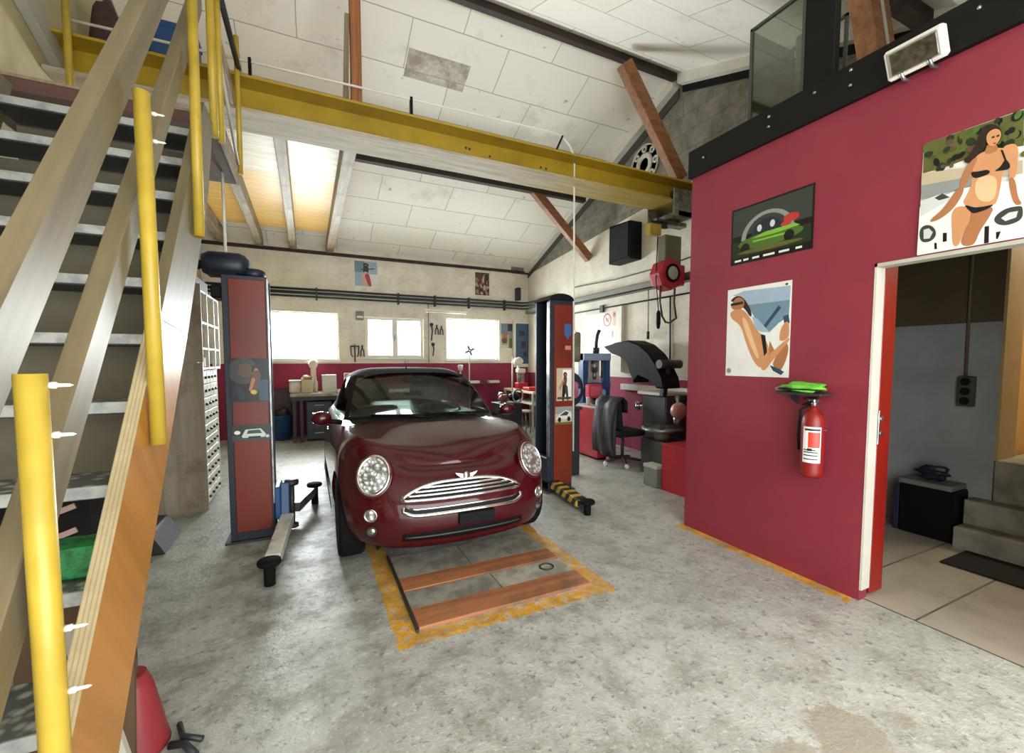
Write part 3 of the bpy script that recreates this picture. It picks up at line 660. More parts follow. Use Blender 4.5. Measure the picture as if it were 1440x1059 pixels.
pl.append(('skin', [(0.452, 0.759), (0.58, 0.763), (0.666, 0.709), (0.662, 0.602), (0.624, 0.554), (0.619, 0.445), (0.607, 0.349), (0.587, 0.294), (0.442, 0.319), (0.347, 0.37), (0.38, 0.438), (0.409, 0.507), (0.409, 0.609), (0.409, 0.711)]))
pl.append(('skin2', [(0.404, 0.726), (0.452, 0.734), (0.404, 0.624), (0.365, 0.495), (0.316, 0.522), (0.341, 0.644)]))
pl.append(('skin2', [(0.316, 0.535), (0.366, 0.5), (0.311, 0.38), (0.244, 0.318), (0.172, 0.281), (0.096, 0.273), (0.108, 0.304), (0.205, 0.368)]))
pl.append(('lite', [(0.463, 0.567), (0.573, 0.545), (0.599, 0.452), (0.581, 0.344), (0.518, 0.336), (0.451, 0.393), (0.432, 0.5)]))
pl.append(('skin2', [(0.514, 0.818), (0.568, 0.793), (0.592, 0.734), (0.518, 0.724), (0.487, 0.747)]))
pl.append(('skin', [(0.507, 0.906), (0.55, 0.921), (0.593, 0.891), (0.602, 0.841), (0.578, 0.788), (0.542, 0.778), (0.507, 0.814), (0.494, 0.868)]))
pl += [('hair', ell(.545, .853, .012, .008)), ('hair', ell(.578, .851, .012, .008))]
pl.append(('red', [(0.545, 0.806), (0.569, 0.804), (0.566, 0.791), (0.552, 0.793)]))
pl.append(('black', [(0.397, 0.625), (0.447, 0.609), (0.526, 0.604), (0.544, 0.567), (0.483, 0.554), (0.418, 0.562)]))
pl.append(('black', [(0.561, 0.574), (0.611, 0.594), (0.638, 0.652), (0.673, 0.599), (0.674, 0.555), (0.612, 0.564)]))
pl.append(('black', [(0.602, 0.731), (0.617, 0.726), (0.65, 0.63), (0.635, 0.635)]))
pl.append(('black', [(0.359, 0.366), (0.454, 0.309), (0.542, 0.306), (0.585, 0.306), (0.544, 0.279), (0.468, 0.268), (0.433, 0.269), (0.397, 0.311)]))
picture('poster', 'large poster over the doorway of a person in black swimwear beside a white car', 'poster', (XP, 1.25, 2.082), (0, -.50, 0), (0, 0, .598), pl)
# night print with an arch over a green car
A = .62/.43
arc = [(.47+.33*math.cos(a), .40+.42*math.sin(a)) for a in [PI*k/16 for k in range(17)]] + [(.47+.27*math.cos(a), .40+.36*math.sin(a)) for a in [PI - PI*k/16 for k in range(17)]]
pl = [('dgrey', rc(.02, .5, .98, .97)), ('grey', arc), ('navy', ell(.47, .42, .2, .28))] + [('dgrey', rc(.30+.045*k, .46, .31+.045*k, .70)) for k in range(8)]
pl += [('silver', ell(.38, .55, .03, .06)), ('silver', ell(.54, .57, .03, .06)), ('red', ell(.76, .58, .09, .07)), ('red', ell(.70, .50, .06, .04)), ('dgreen', rc(.02, .12, .98, .40)), ('green', ell(.5, .34, .4, .12, .03)), ('lime', [(.28, .40), (.45, .46), (.80, .47), (.86, .42), (.55, .39)]), ('lime', rc(.3, .33, .72, .36)), ('black', ell(.2, .26, .06, .09)), ('black', ell(.74, .30, .06, .09)), ('olive', ell(.5, .19, .4, .04))]
pl += [('white', rc(a, .045, a+w, .08)) for a, w in ((.06, .09), (.18, .07), (.30, .09), (.44, .14), (.63, .12), (.82, .07))]
picture('poster', 'dark night poster of a lit arch above a green car on the magenta wall', 'poster', (XP, 2.432, 2.25), (0, -.622, 0), (0, 0, .43), pl, 'black')
# reclining figure
pl = []
pl.append(('sky', [(0.096, 0.933), (0.283, 0.964), (0.984, 0.945), (0.971, 0.631), (0.834, 0.571), (0.707, 0.483), (0.461, 0.666), (0.289, 0.851)]))
pl.append(('blue', [(.35, .80), (.98, .80), (.97, .63), (.83, .57), (.70, .48), (.46, .66)]))
pl.append(('dblue', [(0.893, 0.636), (0.969, 0.654), (0.988, 0.562), (0.912, 0.566)]))
pl.append(('hair', [(0.041, 0.874), (0.154, 0.927), (0.287, 0.889), (0.422, 0.717), (0.408, 0.645), (0.293, 0.777), (0.1, 0.857)]))
pl.append(('skin2', [(0.043, 0.797), (0.154, 0.915), (0.287, 0.877), (0.293, 0.777), (0.162, 0.749)]))
pl.append(('black', [(.06, .84), (.27, .85), (.27, .82), (.06, .81)]))
pl.append(('skin2', [(0.758, 0.152), (0.938, 0.382), (0.996, 0.312), (0.949, 0.153), (0.859, 0.035), (0.793, 0.105)]))
pl.append(('skin', [(0.842, 0.385), (0.867, 0.523), (0.971, 0.609), (0.996, 0.426), (0.922, 0.382)]))
pl.append(('skin2', [(0.713, 0.39), (0.783, 0.293), (0.77, 0.223), (0.689, 0.2)]))
pl.append(('dblue', [(0.604, 0.549), (0.824, 0.756), (0.863, 0.73), (0.646, 0.53)]))
pl.append(('skin', [(0.047, 0.746), (0.236, 0.781), (0.389, 0.67), (0.502, 0.517), (0.645, 0.415), (0.717, 0.295), (0.691, 0.152), (0.576, 0.079), (0.447, 0.2), (0.328, 0.401), (0.246, 0.58), (0.07, 0.667)]))
pl.append(('lite', [(0.242, 0.68), (0.336, 0.65), (0.455, 0.422), (0.57, 0.2), (0.518, 0.2), (0.365, 0.425)]))
pl.append(('sky', [(0.424, 0.669), (0.514, 0.638), (0.709, 0.479), (0.572, 0.491), (0.484, 0.53)]))
pl.append(('black', [(0.574, 0.466), (0.643, 0.451), (0.68, 0.272), (0.637, 0.223)]))
pl.append(('skin', [(0.59, 0.152), (0.721, 0.247), (0.996, 0.426), (0.998, 0.381), (0.756, 0.175), (0.662, 0.067), (0.594, 0.079)]))
pl.append(('dblue', [(0.727, 0.128), (0.857, 0.093), (0.938, 0.06), (0.893, 0.025), (0.777, 0.069)]))
pl += [('grey', ell(.06, .06, .04, .03)), ('dgrey', ell(.93, .965, .02, .012))]
picture('poster', 'white edged poster of a reclining person against blue, lower one on the magenta wall', 'poster', (XP, 2.450, 1.378), (0, -.512, 0), (0, 0, .685), pl)
# lift column pictures
yL, yR = 4.0875, 4.1675
pl = [('dgrey', ell(.35, .7, .4, .3)), ('brown', ell(.40, .72, .2, .16)), ('hair', ell(.68, .72, .12, .15)), ('skin2', ell(.68, .68, .06, .09)), ('brown', limb((.68, .6), (.62, .25), .12, .1)), ('skin2', limb((.6, .5), (.52, .28), .05, .04)), ('dblue', rc(.74, .02, .98, .5)), ('navy', limb((.2, .35), (.3, .1), .06, .08)), ('yellow', ell(.6, .22, .08, .05))]
picture('picture', 'dark portrait picture stuck on the front of the left lift column', 'picture', (-.565, yL, 1.165), (.272, 0, 0), (0, 0, .355), pl, 'black')
pl = [('dgrey', rc(0, 0, 1, .35)), ('silver', [(.25, .3), (.35, .72), (.75, .75), (.88, .4), (.85, .2), (.28, .2)]), ('dgrey', [(.38, .45), (.42, .66), (.72, .68), (.78, .45)]), ('black', rc(.42, .16, .74, .28)), ('white', ell(.14, .55, .08, .12)), ('silver', ell(.92, .25, .05, .1))]
picture('picture', 'small strip picture of a silver car on the left lift column', 'picture', (-.565, yL, .845), (.272, 0, 0), (0, 0, .13), pl, 'dgreen')
pl = [('white', rc(.05, .05, .95, .95)), ('tan', rc(.05, .05, .4, .95)), ('hair', ell(.55, .80, .12, .08)), ('skin2', ell(.56, .77, .06, .06)), ('brown', limb((.55, .66), (.5, .4), .12, .12)), ('skin2', limb((.45, .62), (.2, .38), .05, .04)), ('black', limb((.5, .38), (.42, .06), .12, .07)), ('dgrey', limb((.62, .38), (.72, .06), .1, .06)), ('dgrey', rc(.05, .05, .95, .12))]
picture('picture', 'pale picture of a standing person on the right lift column', 'picture', (2.515, yR, 1.045), (.205, 0, 0), (0, 0, .37), pl, 'tan')
pl = [('grey', rc(0, .6, 1, 1)), ('silver', [(.05, .3), (.2, .55), (.6, .8), (.95, .7), (.95, .3)]), ('dgrey', [(.25, .5), (.6, .74), (.8, .66), (.7, .5)]), ('black', ell(.25, .28, .1, .14)), ('black', ell(.8, .3, .1, .14)), ('olive', rc(0, 0, 1, .14))]
picture('picture', 'small landscape picture of a grey car on the right lift column', 'picture', (2.50, yR, .775), (.225, 0, 0), (0, 0, .205), pl, 'tan')
pl = [('dblue', [(.1, .95), (.9, .95), (.92, .5), (.5, .05), (.08, .5)]), ('blue', [(.2, .88), (.8, .88), (.82, .52), (.5, .18), (.18, .52)])]
b = B(); prism(b, [(2.615, 1.91), (2.70, 1.91), (2.705, 1.80), (2.658, 1.735), (2.61, 1.80)], 'Y', 4.1645, 4.1675); obj('shield_sticker', b, M('sticker_blue', '#3A5A8A', .4), label='blue shield shaped sticker high on the right lift column', cat='sticker')
b = B(); prism(b, [(2.625, 1.62), (2.70, 1.62), (2.70, 1.665), (2.625, 1.665)], 'Y', 4.1645, 4.1675); obj('warning_sticker', b, M('sticker_pink', '#B97A6A', .4), label='small pinkish sticker under the blue shield on the right lift column', cat='sticker')
# rear wall posters
pl = [('sky', rc(.02, .02, .98, .98)), ('blue', rc(.02, .55, .45, .98)), ('white', rc(.6, .02, .98, .5)), ('hair', ell(.5, .84, .12, .08)), ('skin2', ell(.5, .80, .06, .06)), ('navy', limb((.5, .7), (.48, .5), .12, .1)), ('pink', limb((.48, .45), (.4, .08), .14, .08)), ('red', limb((.55, .42), (.66, .08), .1, .07)), ('dgrey', limb((.3, .66), (.85, .72), .02, .02))]
picture('poster', 'light blue poster of a standing person high on the rear wall, left one', 'poster', (.92, YB-.001, 3.04), (.47, 0, 0), (0, 0, .53), pl, 'white')
pl = [('brown', rc(.02, .02, .98, .98))] + foliage(40, .05, .95, .05, .95, ['hair', 'pink', 'skin2', 'black', 'grey', 'brown', 'tan'], .12)
picture('poster', 'dark busy poster high on the rear wall, right one', 'poster', (3.58, YB-.001, 3.03), (.35, 0, 0), (0, 0, .52), pl, 'hair')
pl = [('blue', rc(0, .6, .6, 1)), ('tan', rc(0, 0, .7, .55)), ('skin2', ell(.35, .45, .2, .2)), ('hair', rc(.6, .7, 1, 1)), ('green', rc(.7, 0, 1, .4)), ('brown', ell(.3, .3, .25, .12)), ('silver', rc(.0, -.0, .6, .12))]
picture('poster', 'patchwork of small prints between the right window and the blue board', 'poster', (4.235, YB-.001, 1.80), (.30, 0, 0), (0, 0, .59), pl, 'grey')

# ================================================================== CAR
CX, CY = 1.0, 2.85
car = thing('car', 'dark red small car with black soft top parked on the lift, facing the camera', 'car', (CX, CY+1.8, 0))
def paint():
    t = NT('dark_red_car_paint'); v = t.coords((1, 1, 1)); f = t.noise(v, 900, 1)
    col = t.mix(t.ramp(f, .3, .7), lin('#42060F'), lin('#3A050C')); return t.out(col, .4, 0., None, spec=.12, coat=.75)
m_paint = paint()
LW, LL = .842, 3.63
LEV = [(.175, .20, .12, .07), (.215, .26, .045, .03), (.30, .36, .008, .006), (.40, .46, .0, 0), (.455, .55, .004, .004), (.52, .63, .03, .01), (.60, .72, .075, .016), (.655, .80, .115, .032), (.69, .86, .155, .06), (.712, .905, .20, .095), (.728, .935, .25, .13)]
def outline(n1=30, n2=16, n3=14, Lf=.76, Lr=.55, pf=2.9, pr=3.0):
    P = []
    for k in range(n1):
        a = PI/2*k/(n1-1); P.append((LW*max(0, math.sin(a))**(2/pf), Lf*(1-max(0, math.cos(a))**(2/pf)), (math.sin(a), math.cos(a))))
    for k in range(1, n2): P.append((LW, Lf + (LL-Lf-Lr)*k/n2, (1, 0)))
    for k in range(n3):
        a = PI/2*k/(n3-1); P.append((LW*max(0, math.cos(a))**(2/pr), LL-Lr + Lr*max(0, math.sin(a))**(2/pr), (math.cos(a), -math.sin(a))))
    return P
OUT = outline()
def ss(t): t = min(1, max(0, t)); return t*t*(3-2*t)
def sfac(x, y): return ss(.50*(abs(x)/LW)**2 + .78*min(1.3, y/1.02))
def lev(i, k):
    x, y, (nx, ny) = OUT[i]; zf, zs, inf, ins = LEV[k]
    s = sfac(x, y); rear = ss((y-2.9)/.7)
    inn = inf*max(0, ny) + ins*max(nx, .0) if ny >= 0 else ins*(1 + 1.2*max(0, -ny))
    z = zf*(1-s) + zs*s
    z += rear*.03*(k >= 6)
    return V((max(0, x - nx*inn), y + ny*inn, z))
rows = [[lev(i, k) for i in range(len(OUT))] for k in range(len(LEV))]
def zc(y, ze): # bonnet centre line
    K = ((.0, .70), (.25, .752), (.32, .786), (.42, .826), (.60, .880), (.80, .932), (1.05, .982), (1.3, .992), (2.9, .99), (3.3, 1.0), (3.7, .97))
    for (a, za), (b_, zb_) in zip(K, K[1:]):
        if y <= b_: return za + (zb_-za)*(y-a)/(b_-a)
    return ze + .02
NCH = 7; top = []
for i in range(len(OUT)):
    p = rows[-1][i]; r = []
    c = zc(p.y, p.z)
    for j in range(1, NCH+1):
        f = 1 - j/NCH; r.append(V((p.x*f, p.y, c + (p.z-c)*f**2.2)))
    top.append(r)
b = B()
for sgn in (1, -1):
    R = [[V((sgn*p.x+CX, p.y+CY, p.z)) for p in r] for r in rows] + [[V((sgn*top[i][j].x+CX, top[i][j].y+CY, top[i][j].z)) for i in range(len(OUT))] for j in range(NCH)]
    grid(b, R)
    bot = [[V((sgn*p.x*f+CX, p.y+CY, p.z)) for p in rows[0]] for f in (1, .5, 0)]
    grid(b, bot)
bmesh.ops.remove_doubles(b, verts=b.verts, dist=.0008)
body = obj('body', b, [m_paint], car)
# wheel arches: real cut-outs
WY, WZ, WR = (CY+.68, CY+.68+2.467), .30, .305
cut = B()
for y in WY:
    for s in (-1, 1): cyl(cut, (CX+s*.56, y, WZ), (CX+s*1.0, y, WZ), .352, 40)
cut_me = bpy.data.meshes.new('cut'); bmesh.ops.recalc_face_normals(cut, faces=cut.faces[:]); cut.to_mesh(cut_me); cut.free()
cut_ob = bpy.data.objects.new('cut', cut_me); COL.objects.link(cut_ob)
md = body.modifiers.new('b', 'BOOLEAN'); md.operation = 'DIFFERENCE'; md.object = cut_ob; md.solver = 'EXACT'
bpy.context.view_layer.update()
dg = bpy.context.evaluated_depsgraph_get(); new = bpy.data.meshes.new_from_object(body.evaluated_get(dg))
body.modifiers.clear(); bpy.data.objects.remove(cut_ob); body.data = new; new.name = 'body'
new.materials.clear(); new.materials.append(m_paint); new.polygons.foreach_set('material_index', [0]*len(new.polygons))
bb = bmesh.new(); bb.from_mesh(new)
for v in bb.verts: v.co += ORG['car']
for e in bb.edges:
    if len(e.link_faces) == 2 and e.calc_face_angle(0) > .6: e.smooth = False
BV = BVHTree.FromBMesh(bb); bb2 = bmesh.new(); bb2.from_mesh(new)
for e in bb2.edges:
    if len(e.link_faces) == 2 and e.calc_face_angle(0) > .6: e.smooth = False
bb2.to_mesh(new); bb2.free(); bb.free()
def front(x, z):
    h = BV.ray_cast(V((CX+x, CY-1, z)), V((0, 1, 0))); return (h[0], h[1]) if h[0] is not None else (V((CX+x, CY+.2, z)), V((0, -1, 0)))
def above(x, y):
    h = BV.ray_cast(V((CX+x, CY+y, 3)), V((0, 0, -1))); return (h[0], h[1])
def ribbon(bm, pts, w, t=.006, mi=0):
    """raised strip hugging the nose; pts are (x,z)"""
    tube(bm, [front(x, z)[0] + V((0, -t*.4, 0)) for x, z in pts], w, 8, True, mi)
def patchz(bm, poly, off=.003, mi=0):
    q = []
    for x, z in poly: p, n = front(x, z); q.append(bm.verts.new(p + V((0, -off, 0))))
    return q
def panel(bm, xs, zlo, zhi, off, nz=5, mi=0):
    """skin lying just off the nose between two z-curves"""
    grid(bm, [[front(x, zlo(x) + (zhi(x)-zlo(x))*k/nz)[0] + V((0, -off, 0)) for x in xs] for k in range(nz+1)], True, mi)
def lx(a, b_, n): return [a + (b_-a)*k/n for k in range(n+1)]
# grille
gt = lambda x: .55 + .092*max(0, 1-(abs(x)/.455)**3.4); gb = lambda x: .540 + .004*(abs(x)/.45)**2
g = B(); panel(g, lx(-.44, .44, 24), gb, gt, .004); gr = obj('grille', g, m_black, car)
g = B(); ribbon(g, [(x, gt(x)) for x in lx(-.45, .45, 26)], .013); ribbon(g, [(x, gb(x)) for x in lx(-.45, .45, 26)], .011); obj('surround', g, m_chrome, gr, 'chrome surround')
for f in (.27, .52, .76):
    w = .455*(1-max(0, (f*.092-.006)/.092)**1.0)**(1/3.4) if f > .3 else .43
    g = B(); ribbon(g, [(x, .545 + .092*f) for x in lx(-w*.98, w*.98, 22)], .0085); obj('slat', g, m_chrome, gr, 'chrome slat')
# lower chrome lip
g = B(); lo = lambda x: .452 + .035*max(0, (abs(x)-.36)/.09)**1.5
panel(g, lx(-.43, .43, 24), lambda x: lo(x)-.002, lambda x: lo(x)+.03, .004, 3); ci = obj('bumper_inlet', g, m_black, car)
g = B(); ribbon(g, [(-.44, .505)] + [(x, lo(x)-.004) for x in lx(-.44, .44, 28)] + [(.44, .505)], .014); obj('bumper_strip', g, m_chrome, ci, 'chrome lip')
g = B(); ribbon(g, [(x, lo(x)+.036) for x in lx(-.40, .40, 24)], .006); obj('upper_strip', g, m_chrome, ci)
# plate holder
g = B(); p = front(.06, .40)[0]; box(g, CX-.07, CX+.20, p.y-.022, p.y+.01, .352, .432, .004); pl_ = obj('licence_plate', g, m_black, car, 'black empty licence plate holder')
# lower intake and lip
g = B(); panel(g, lx(-.45, .45, 24), lambda x: .262+.02*abs(x), lambda x: .335-.02*abs(x), .004, 3); li = obj('lower_intake', g, m_black, car)
g = B(); ribbon(g, [(x, .298) for x in lx(-.43, .43, 20)], .008); obj('intake_bar', g, m_dsteel, li)
g = B(); panel(g, lx(-.60, .60, 30), lambda x: .185, lambda x: .225, .003, 2); obj('front_lip', g, m_black, car, 'black plastic lower lip')
# headlights
def ellip_ring(bm, c, n, rx, rz, r, seg=32):
    n = n.normalized(); u = V((0, 0, 1)).cross(n).normalized(); w = n.cross(u)
    tube(bm, [c + u*rx*math.cos(a) + w*rz*math.sin(a) for a in [2*PI*k/seg for k in range(seg)]], r, 8, False, 0, True); return u, w
def dish(bm, c, n, rx, rz, bulge, rings=5, seg=28, mi=0):
    n = n.normalized(); u = V((0, 0, 1)).cross(n).normalized(); w = n.cross(u)
    R = [[c + n*bulge*(1-(k/rings)**2) + (u*rx*math.cos(a) + w*rz*math.sin(a))*(k/rings) for a in [2*PI*j/seg for j in range(seg+1)]] for k in range(rings+1)]
    grid(bm, R, True, mi)
def lens_mat():
    t = NT('headlight_reflector'); v = t.coords((1, 1, 1)); vo = t.n('ShaderNodeTexVoronoi', i_Scale=34.); t.t.links.new(v, vo.inputs['Vector'])
    return t.out(t.mix(t.ramp(vo.outputs[0], .15, .6), lin('#E8E8E2'), lin('#6E726F')), .25, .3, vo.outputs[0], .6, .02)
m_lens = lens_mat(); g_lens = glass('clear_lens', '#FFFFFF', .06)
for s in (-1, 1):
    hc, hn = front(s*.600, .70); nn = V((s*.30, -1, .34)).normalized(); nn = (nn + hn.normalized()*.8).normalized(); hc = hc + nn*.03
    g = B(); dish(g, hc, nn, .100, .125, -.004, 5); h = obj('headlight', g, m_lens, car, 'round clear headlight')
    g = B(); ellip_ring(g, hc, nn, .105, .131, .013); obj('headlight_ring', g, m_chrome, h, 'chrome ring')
    g = B(); dish(g, hc + nn*.004, nn, .101, .126, .026, 6); obj('headlight_lens', g, g_lens, h)
    g = B(); ellip_ring(g, hc - nn*.018, nn, .116, .143, .017); obj('headlight_trim', g, m_paint, car)
    for x, z, r, nm, mm in ((.640, .455, .036, 'indicator_light', m_lens), (.635, .345, .026, 'fog_light', m_chrome)):
        c, n = front(s*x, z); n = (n + V((0, -.6, 0))).normalized()
        g = B(); dish(g, c + n*.006, n, r, r*.95, .008, 4, 18); q = obj(nm, g, mm, car)
        g = B(); ellip_ring(g, c + n*.005, n, r*1.12, r*1.07, .007, 20); obj('bezel', g, m_dsteel if nm == 'fog_light' else m_chrome, q)
# winged badge
p, n = front(.03, .665); p = p + V((0, -.012, .0))
g = B(); lathe(g, [(0, -.012), (.026, -.009), (.028, 0)], p, 'Y', 18); bd = obj('badge', g, m_chrome, car, 'winged chrome badge')
for s in (-1, 1):
    g = B(); prism(g, [(p.x+s*.026, p.z+.014), (p.x+s*.085, p.z+.026), (p.x+s*.074, p.z+.010), (p.x+s*.064, p.z+.002), (p.x+s*.05, p.z-.008), (p.x+s*.024, p.z-.014)], 'Y', p.y-.006, p.y+.012); obj('wing', g, m_chrome, bd)
# glasshouse
def GP(x, y, z): return V((CX+x, CY+y, z))
def wsp(u, v): # u -1..1 across, v 0..1 up
    hw = .685 + (.545-.685)*v; yb = 1.03 + .22*u*u; yt = 1.66 + .09*u*u; zb = .985 - .02*u*u; zt = 1.372 - .022*u*u
    return GP(u*hw, yb + (yt-yb)*v + .0, zb + (zt-zb)*v + .025*math.sin(PI*v))
g_car = glass('tinted_car_glass', '#9DB0A6', .02)
g = B(); grid(g, [[wsp(u, v) for u in lx(-1, 1, 16)] for v in lx(0, 1, 8)]); ws = obj('windscreen', g, g_car, car)
g = B(); grid(g, [[wsp(u, v)+V((0, -.003, .002)) for u in lx(-1, 1, 16)] for v in (0, .055)]); grid(g, [[wsp(u, v)+V((0, -.003, .002)) for u in lx(-1, 1, 16)] for v in (.93, 1.0)]); obj('screen_border', g, m_black, ws)
m_soft = M('soft_top_fabric', '#17181A', .75, 0, '#202224', 30, bump=.05)
PROF = [(1.63, 1.375, .55), (1.72, 1.405, .575), (2.0, 1.425, .595), (2.35, 1.422, .605), (2.62, 1.395, .60), (2.80, 1.33, .595), (2.97, 1.20, .60), (3.08, 1.07, .62), (3.15, .98, .645)]
def rf(u, k): y, z, w = PROF[k]; return GP(u*w, y + (.05*u*u if k < 2 else -.05*u*u), z - .012*u*u - .075*abs(u)**6)
us = lx(-1, 1, 20)
g = B(); grid(g, [[rf(u, k) for u in us] for k in range(len(PROF))], True, 0, lambda i, j: i in (5, 6) and 6 <= j <= 13)
for s in (-1, 1):  # rear quarter panels
    grid(g, [[rf(s, k), rf(s, k).lerp(GP(s*.70, PROF[k][0]-.04, .955), .5) + V((s*.02, 0, 0)), GP(s*.715, PROF[k][0]-.04, .955)] for k in range(4, len(PROF))])
    grid(g, [[rf(s, k), rf(s, k) + V((s*.012, 0, -.035))] for k in range(0, 5)])
st = obj('soft_top', g, m_soft, car, 'black fabric soft top')
g = B(); grid(g, [[rf(u, k) + V((0, .004, .004)) for u in lx(-.42, .42, 8)] for k in (5, 6, 7)]); obj('rear_window', g, glass('rear_glass', '#DDE8E2', .08), st)
for s in (-1, 1):
    g = B(); a0, a1 = wsp(s, 0), wsp(s, 1)
    pil = [[a0 + (a1-a0)*v + V((s*.0, 0, .025*math.sin(PI*v))), a0 + (a1-a0)*v + V((s*.035, .05, .0 + .02*math.sin(PI*v)))] for v in lx(0, 1, 8)]
    grid(g, pil); obj('pillar', g, m_black, car)
    g = B(); fr = [a0 + (a1-a0)*v + V((s*.035, .05, .02*math.sin(PI*v))) for v in lx(0, 1, 6)]
    bk = [GP(s*.74, 2.55, .955).lerp(rf(s, 4) + V((s*.012, 0, -.035)), v) for v in lx(0, 1, 6)]
    grid(g, [[p.lerp(q, t) + V((s*.03*math.sin(PI*t), 0, 0)) for t in lx(0, 1, 6)] for p, q in zip(fr, bk)]); obj('side_window', g, g_car, car)
    # mirrors
    g = B(); blob(g, GP(s*.90, 1.30, .99), (.085, .055, .062), 3); mr = obj('wing_mirror', g, m_paint, car)
    g = B(); tube(g, [GP(s*.73, 1.30, .945), GP(s*.86, 1.30, .965)], .022, 8); obj('mirror_stalk', g, m_black, mr)
    g = B(); obox(g, GP(s*.905, 1.352, .99), .13, .006, .09); obj('mirror_glass', g, m_chrome, mr)
    g = B(); tube(g, [GP(s*.815, y, .765) for y in (2.2, 2.26, 2.32, 2.38)], [.008, .014, .014, .008], 8); obj('door_handle', g, m_chrome, car)
    g = B(); grid(g, [[GP(s*(.848), y, z) for y in lx(1.05, 2.78, 6)] for z in (.215, .30)]); obj('sill', g, m_black, car, 'black plastic sill')
# scuttle, wipers, aerial
g = B(); grid(g, [[above(u*.66, .93 + .19*u*u)[0] + V((0, 0, .004)), GP(u*.68, 1.035 + .22*u*u, .99-.02*u*u)] for u in lx(-1, 1, 14)]); obj('scuttle_panel', g, m_black, car)
for x0, x1 in ((.0, -.50), (.42, -.04)):
    g = B(); pts = [wsp(x0/.68 + (x1-x0)/.68*t, .035+.03*t) + V((0, -.014, .006)) for t in lx(0, 1, 6)]; tube(g, pts, .009, 6); wp = obj('wiper', g, m_black, car)
    g = B(); tube(g, [GP(x0+.02, 1.0, .985), pts[3]], .011, 6); obj('wiper_arm', g, m_black, wp)
g = B(); tube(g, [GP(-.05, 1.80, 1.415), GP(-.05, 1.87, 1.50)], [.007, .003], 6); obj('aerial', g, m_black, car)
# interior
g = B(); box(g, CX-.62, CX+.62, CY+1.18, CY+1.55, .70, .945, .04, seg=2); obj('dashboard', g, m_dgrey, car)
g = B(); sw = [GP(.33 + .175*math.cos(a), 1.66 + .06*math.sin(a), .93 + .165*math.sin(a)) for a in [2*PI*k/24 for k in range(24)]]; tube(g, sw, .014, 8, closed=True); tube(g, [GP(.17, 1.66, .93), GP(.49, 1.66, .93)], .016, 6); obj('steering_wheel', g, m_black, car)
m_seat = M('seat_cloth', '#2C2F31', .8)
for s in (-1, 1):
    g = B(); box(g, CX+s*.33-.22, CX+s*.33+.22, CY+1.85, CY+2.05, .45, 1.02, .06, seg=2); se = obj('seat', g, m_seat, car)
    g = B(); box(g, CX+s*.33-.13, CX+s*.33+.13, CY+1.97, CY+2.06, 1.06, 1.24, .04, seg=2); obj('headrest', g, m_seat, se)
g = B(); box(g, CX-.11, CX+.11, CY+1.66, CY+1.69, 1.275, 1.335, .015); obj('interior_mirror', g, m_black, car)
g = B(); box(g, CX-.60, CX+.60, CY+1.1, CY+3.2, .40, .45); obj('cabin_floor', g, m_black, car)
# wheels
for y in WY:
    for s in (-1, 1):
        xo = CX + s*.825; xi = CX + s*.645
        g = B(); pf = [(.20, 0), (.285, .0), (.303, .02), (.305, .09), (.303, .16), (.285, .18), (.20, .18)]
        lathe(g, [(r, xi + s*h) for r, h in pf] , (0, y, WZ+.005), 'X', 40); w = obj('wheel', g, m_rubber, car, 'black tyre')
        g = B(); lathe(g, [(.20, xi+s*.03), (.205, xi+s*.17), (.185, xi+s*.165), (.18, xi+s*.10), (.06, xi+s*.10), (.06, xi+s*.15), (0, xi+s*.155)], (0, y, WZ+.005), 'X', 32)
        for k in range(8):
            a = 2*PI*k/8; tube(g, [V((xi+s*.145, y + .05*math.cos(a), WZ+.05*math.sin(a))), V((xi+s*.16, y + .19*math.cos(a), WZ+.19*math.sin(a)))], .018, 6)
        obj('rim', g, m_steel, w)
for s in (-1, 1):
    g = B(); dish(g, GP(s*.62, 3.50, .74), V((s*.35, 1, .1)), .09, .14, .02, 4); obj('tail_light', g, m_bred, car)
# ================================================================== PIT COVER
m_plank = wood('orange_pit_plank', '#A9714A', '#8A5636', 'X', dirt='#6B5240'); m_gplank = M('grey_pit_board', '#8D8C80', .7, 0, '#6E6D62', 7, bump=.1)
def pboard(x0, x1, y0, y1, m, label, z=.014):
    b = B(); box(b, x0+.003, x1-.003, y0+.004, y1-.004, 0, z, .003); return obj('pit_cover_board', b, m, label=label, cat='pit cover', group='boards over the inspection pit')
pboard(.52, 1.68, 2.315, 2.52, m_plank, 'orange brown pit cover board nearest the camera', .02)
b1 = pboard(.52, 1.12, 2.52, 2.74, m_gplank, 'worn grey pit cover board, left half of the front grey row'); b2 = pboard(1.12, 1.68, 2.52, 2.74, M('light_pit_board', '#A3A295', .7, 0, '#838276', 7), 'paler grey pit cover board with a lifting ring, right half of the front grey row')
b = B(); tube(b, [(1.52 + .05*math.cos(a), 2.64 + .045*math.sin(a), .019) for a in [2*PI*k/20 for k in range(20)]], .006, 6, closed=True); obj('lifting_ring', b, m_dsteel, b2, 'dark lifting ring')
pboard(.52, 1.68, 2.74, 2.92, m_plank, 'second orange brown pit cover board, just in front of the car', .018)
pboard(.52, 1.05, 2.92, 3.28, m_gplank, 'grey pit cover board under the left half of the car bumper'); pboard(1.05, 1.68, 2.92, 3.28, m_gplank, 'grey pit cover board under the right half of the car bumper')
b = B(); box(b, .505, .52, 2.3, 3.3, 0, .022); obj('pit_edge_angle', b, m_dsteel, label='thin dark steel edge along the left side of the pit boards', cat='edge strip')

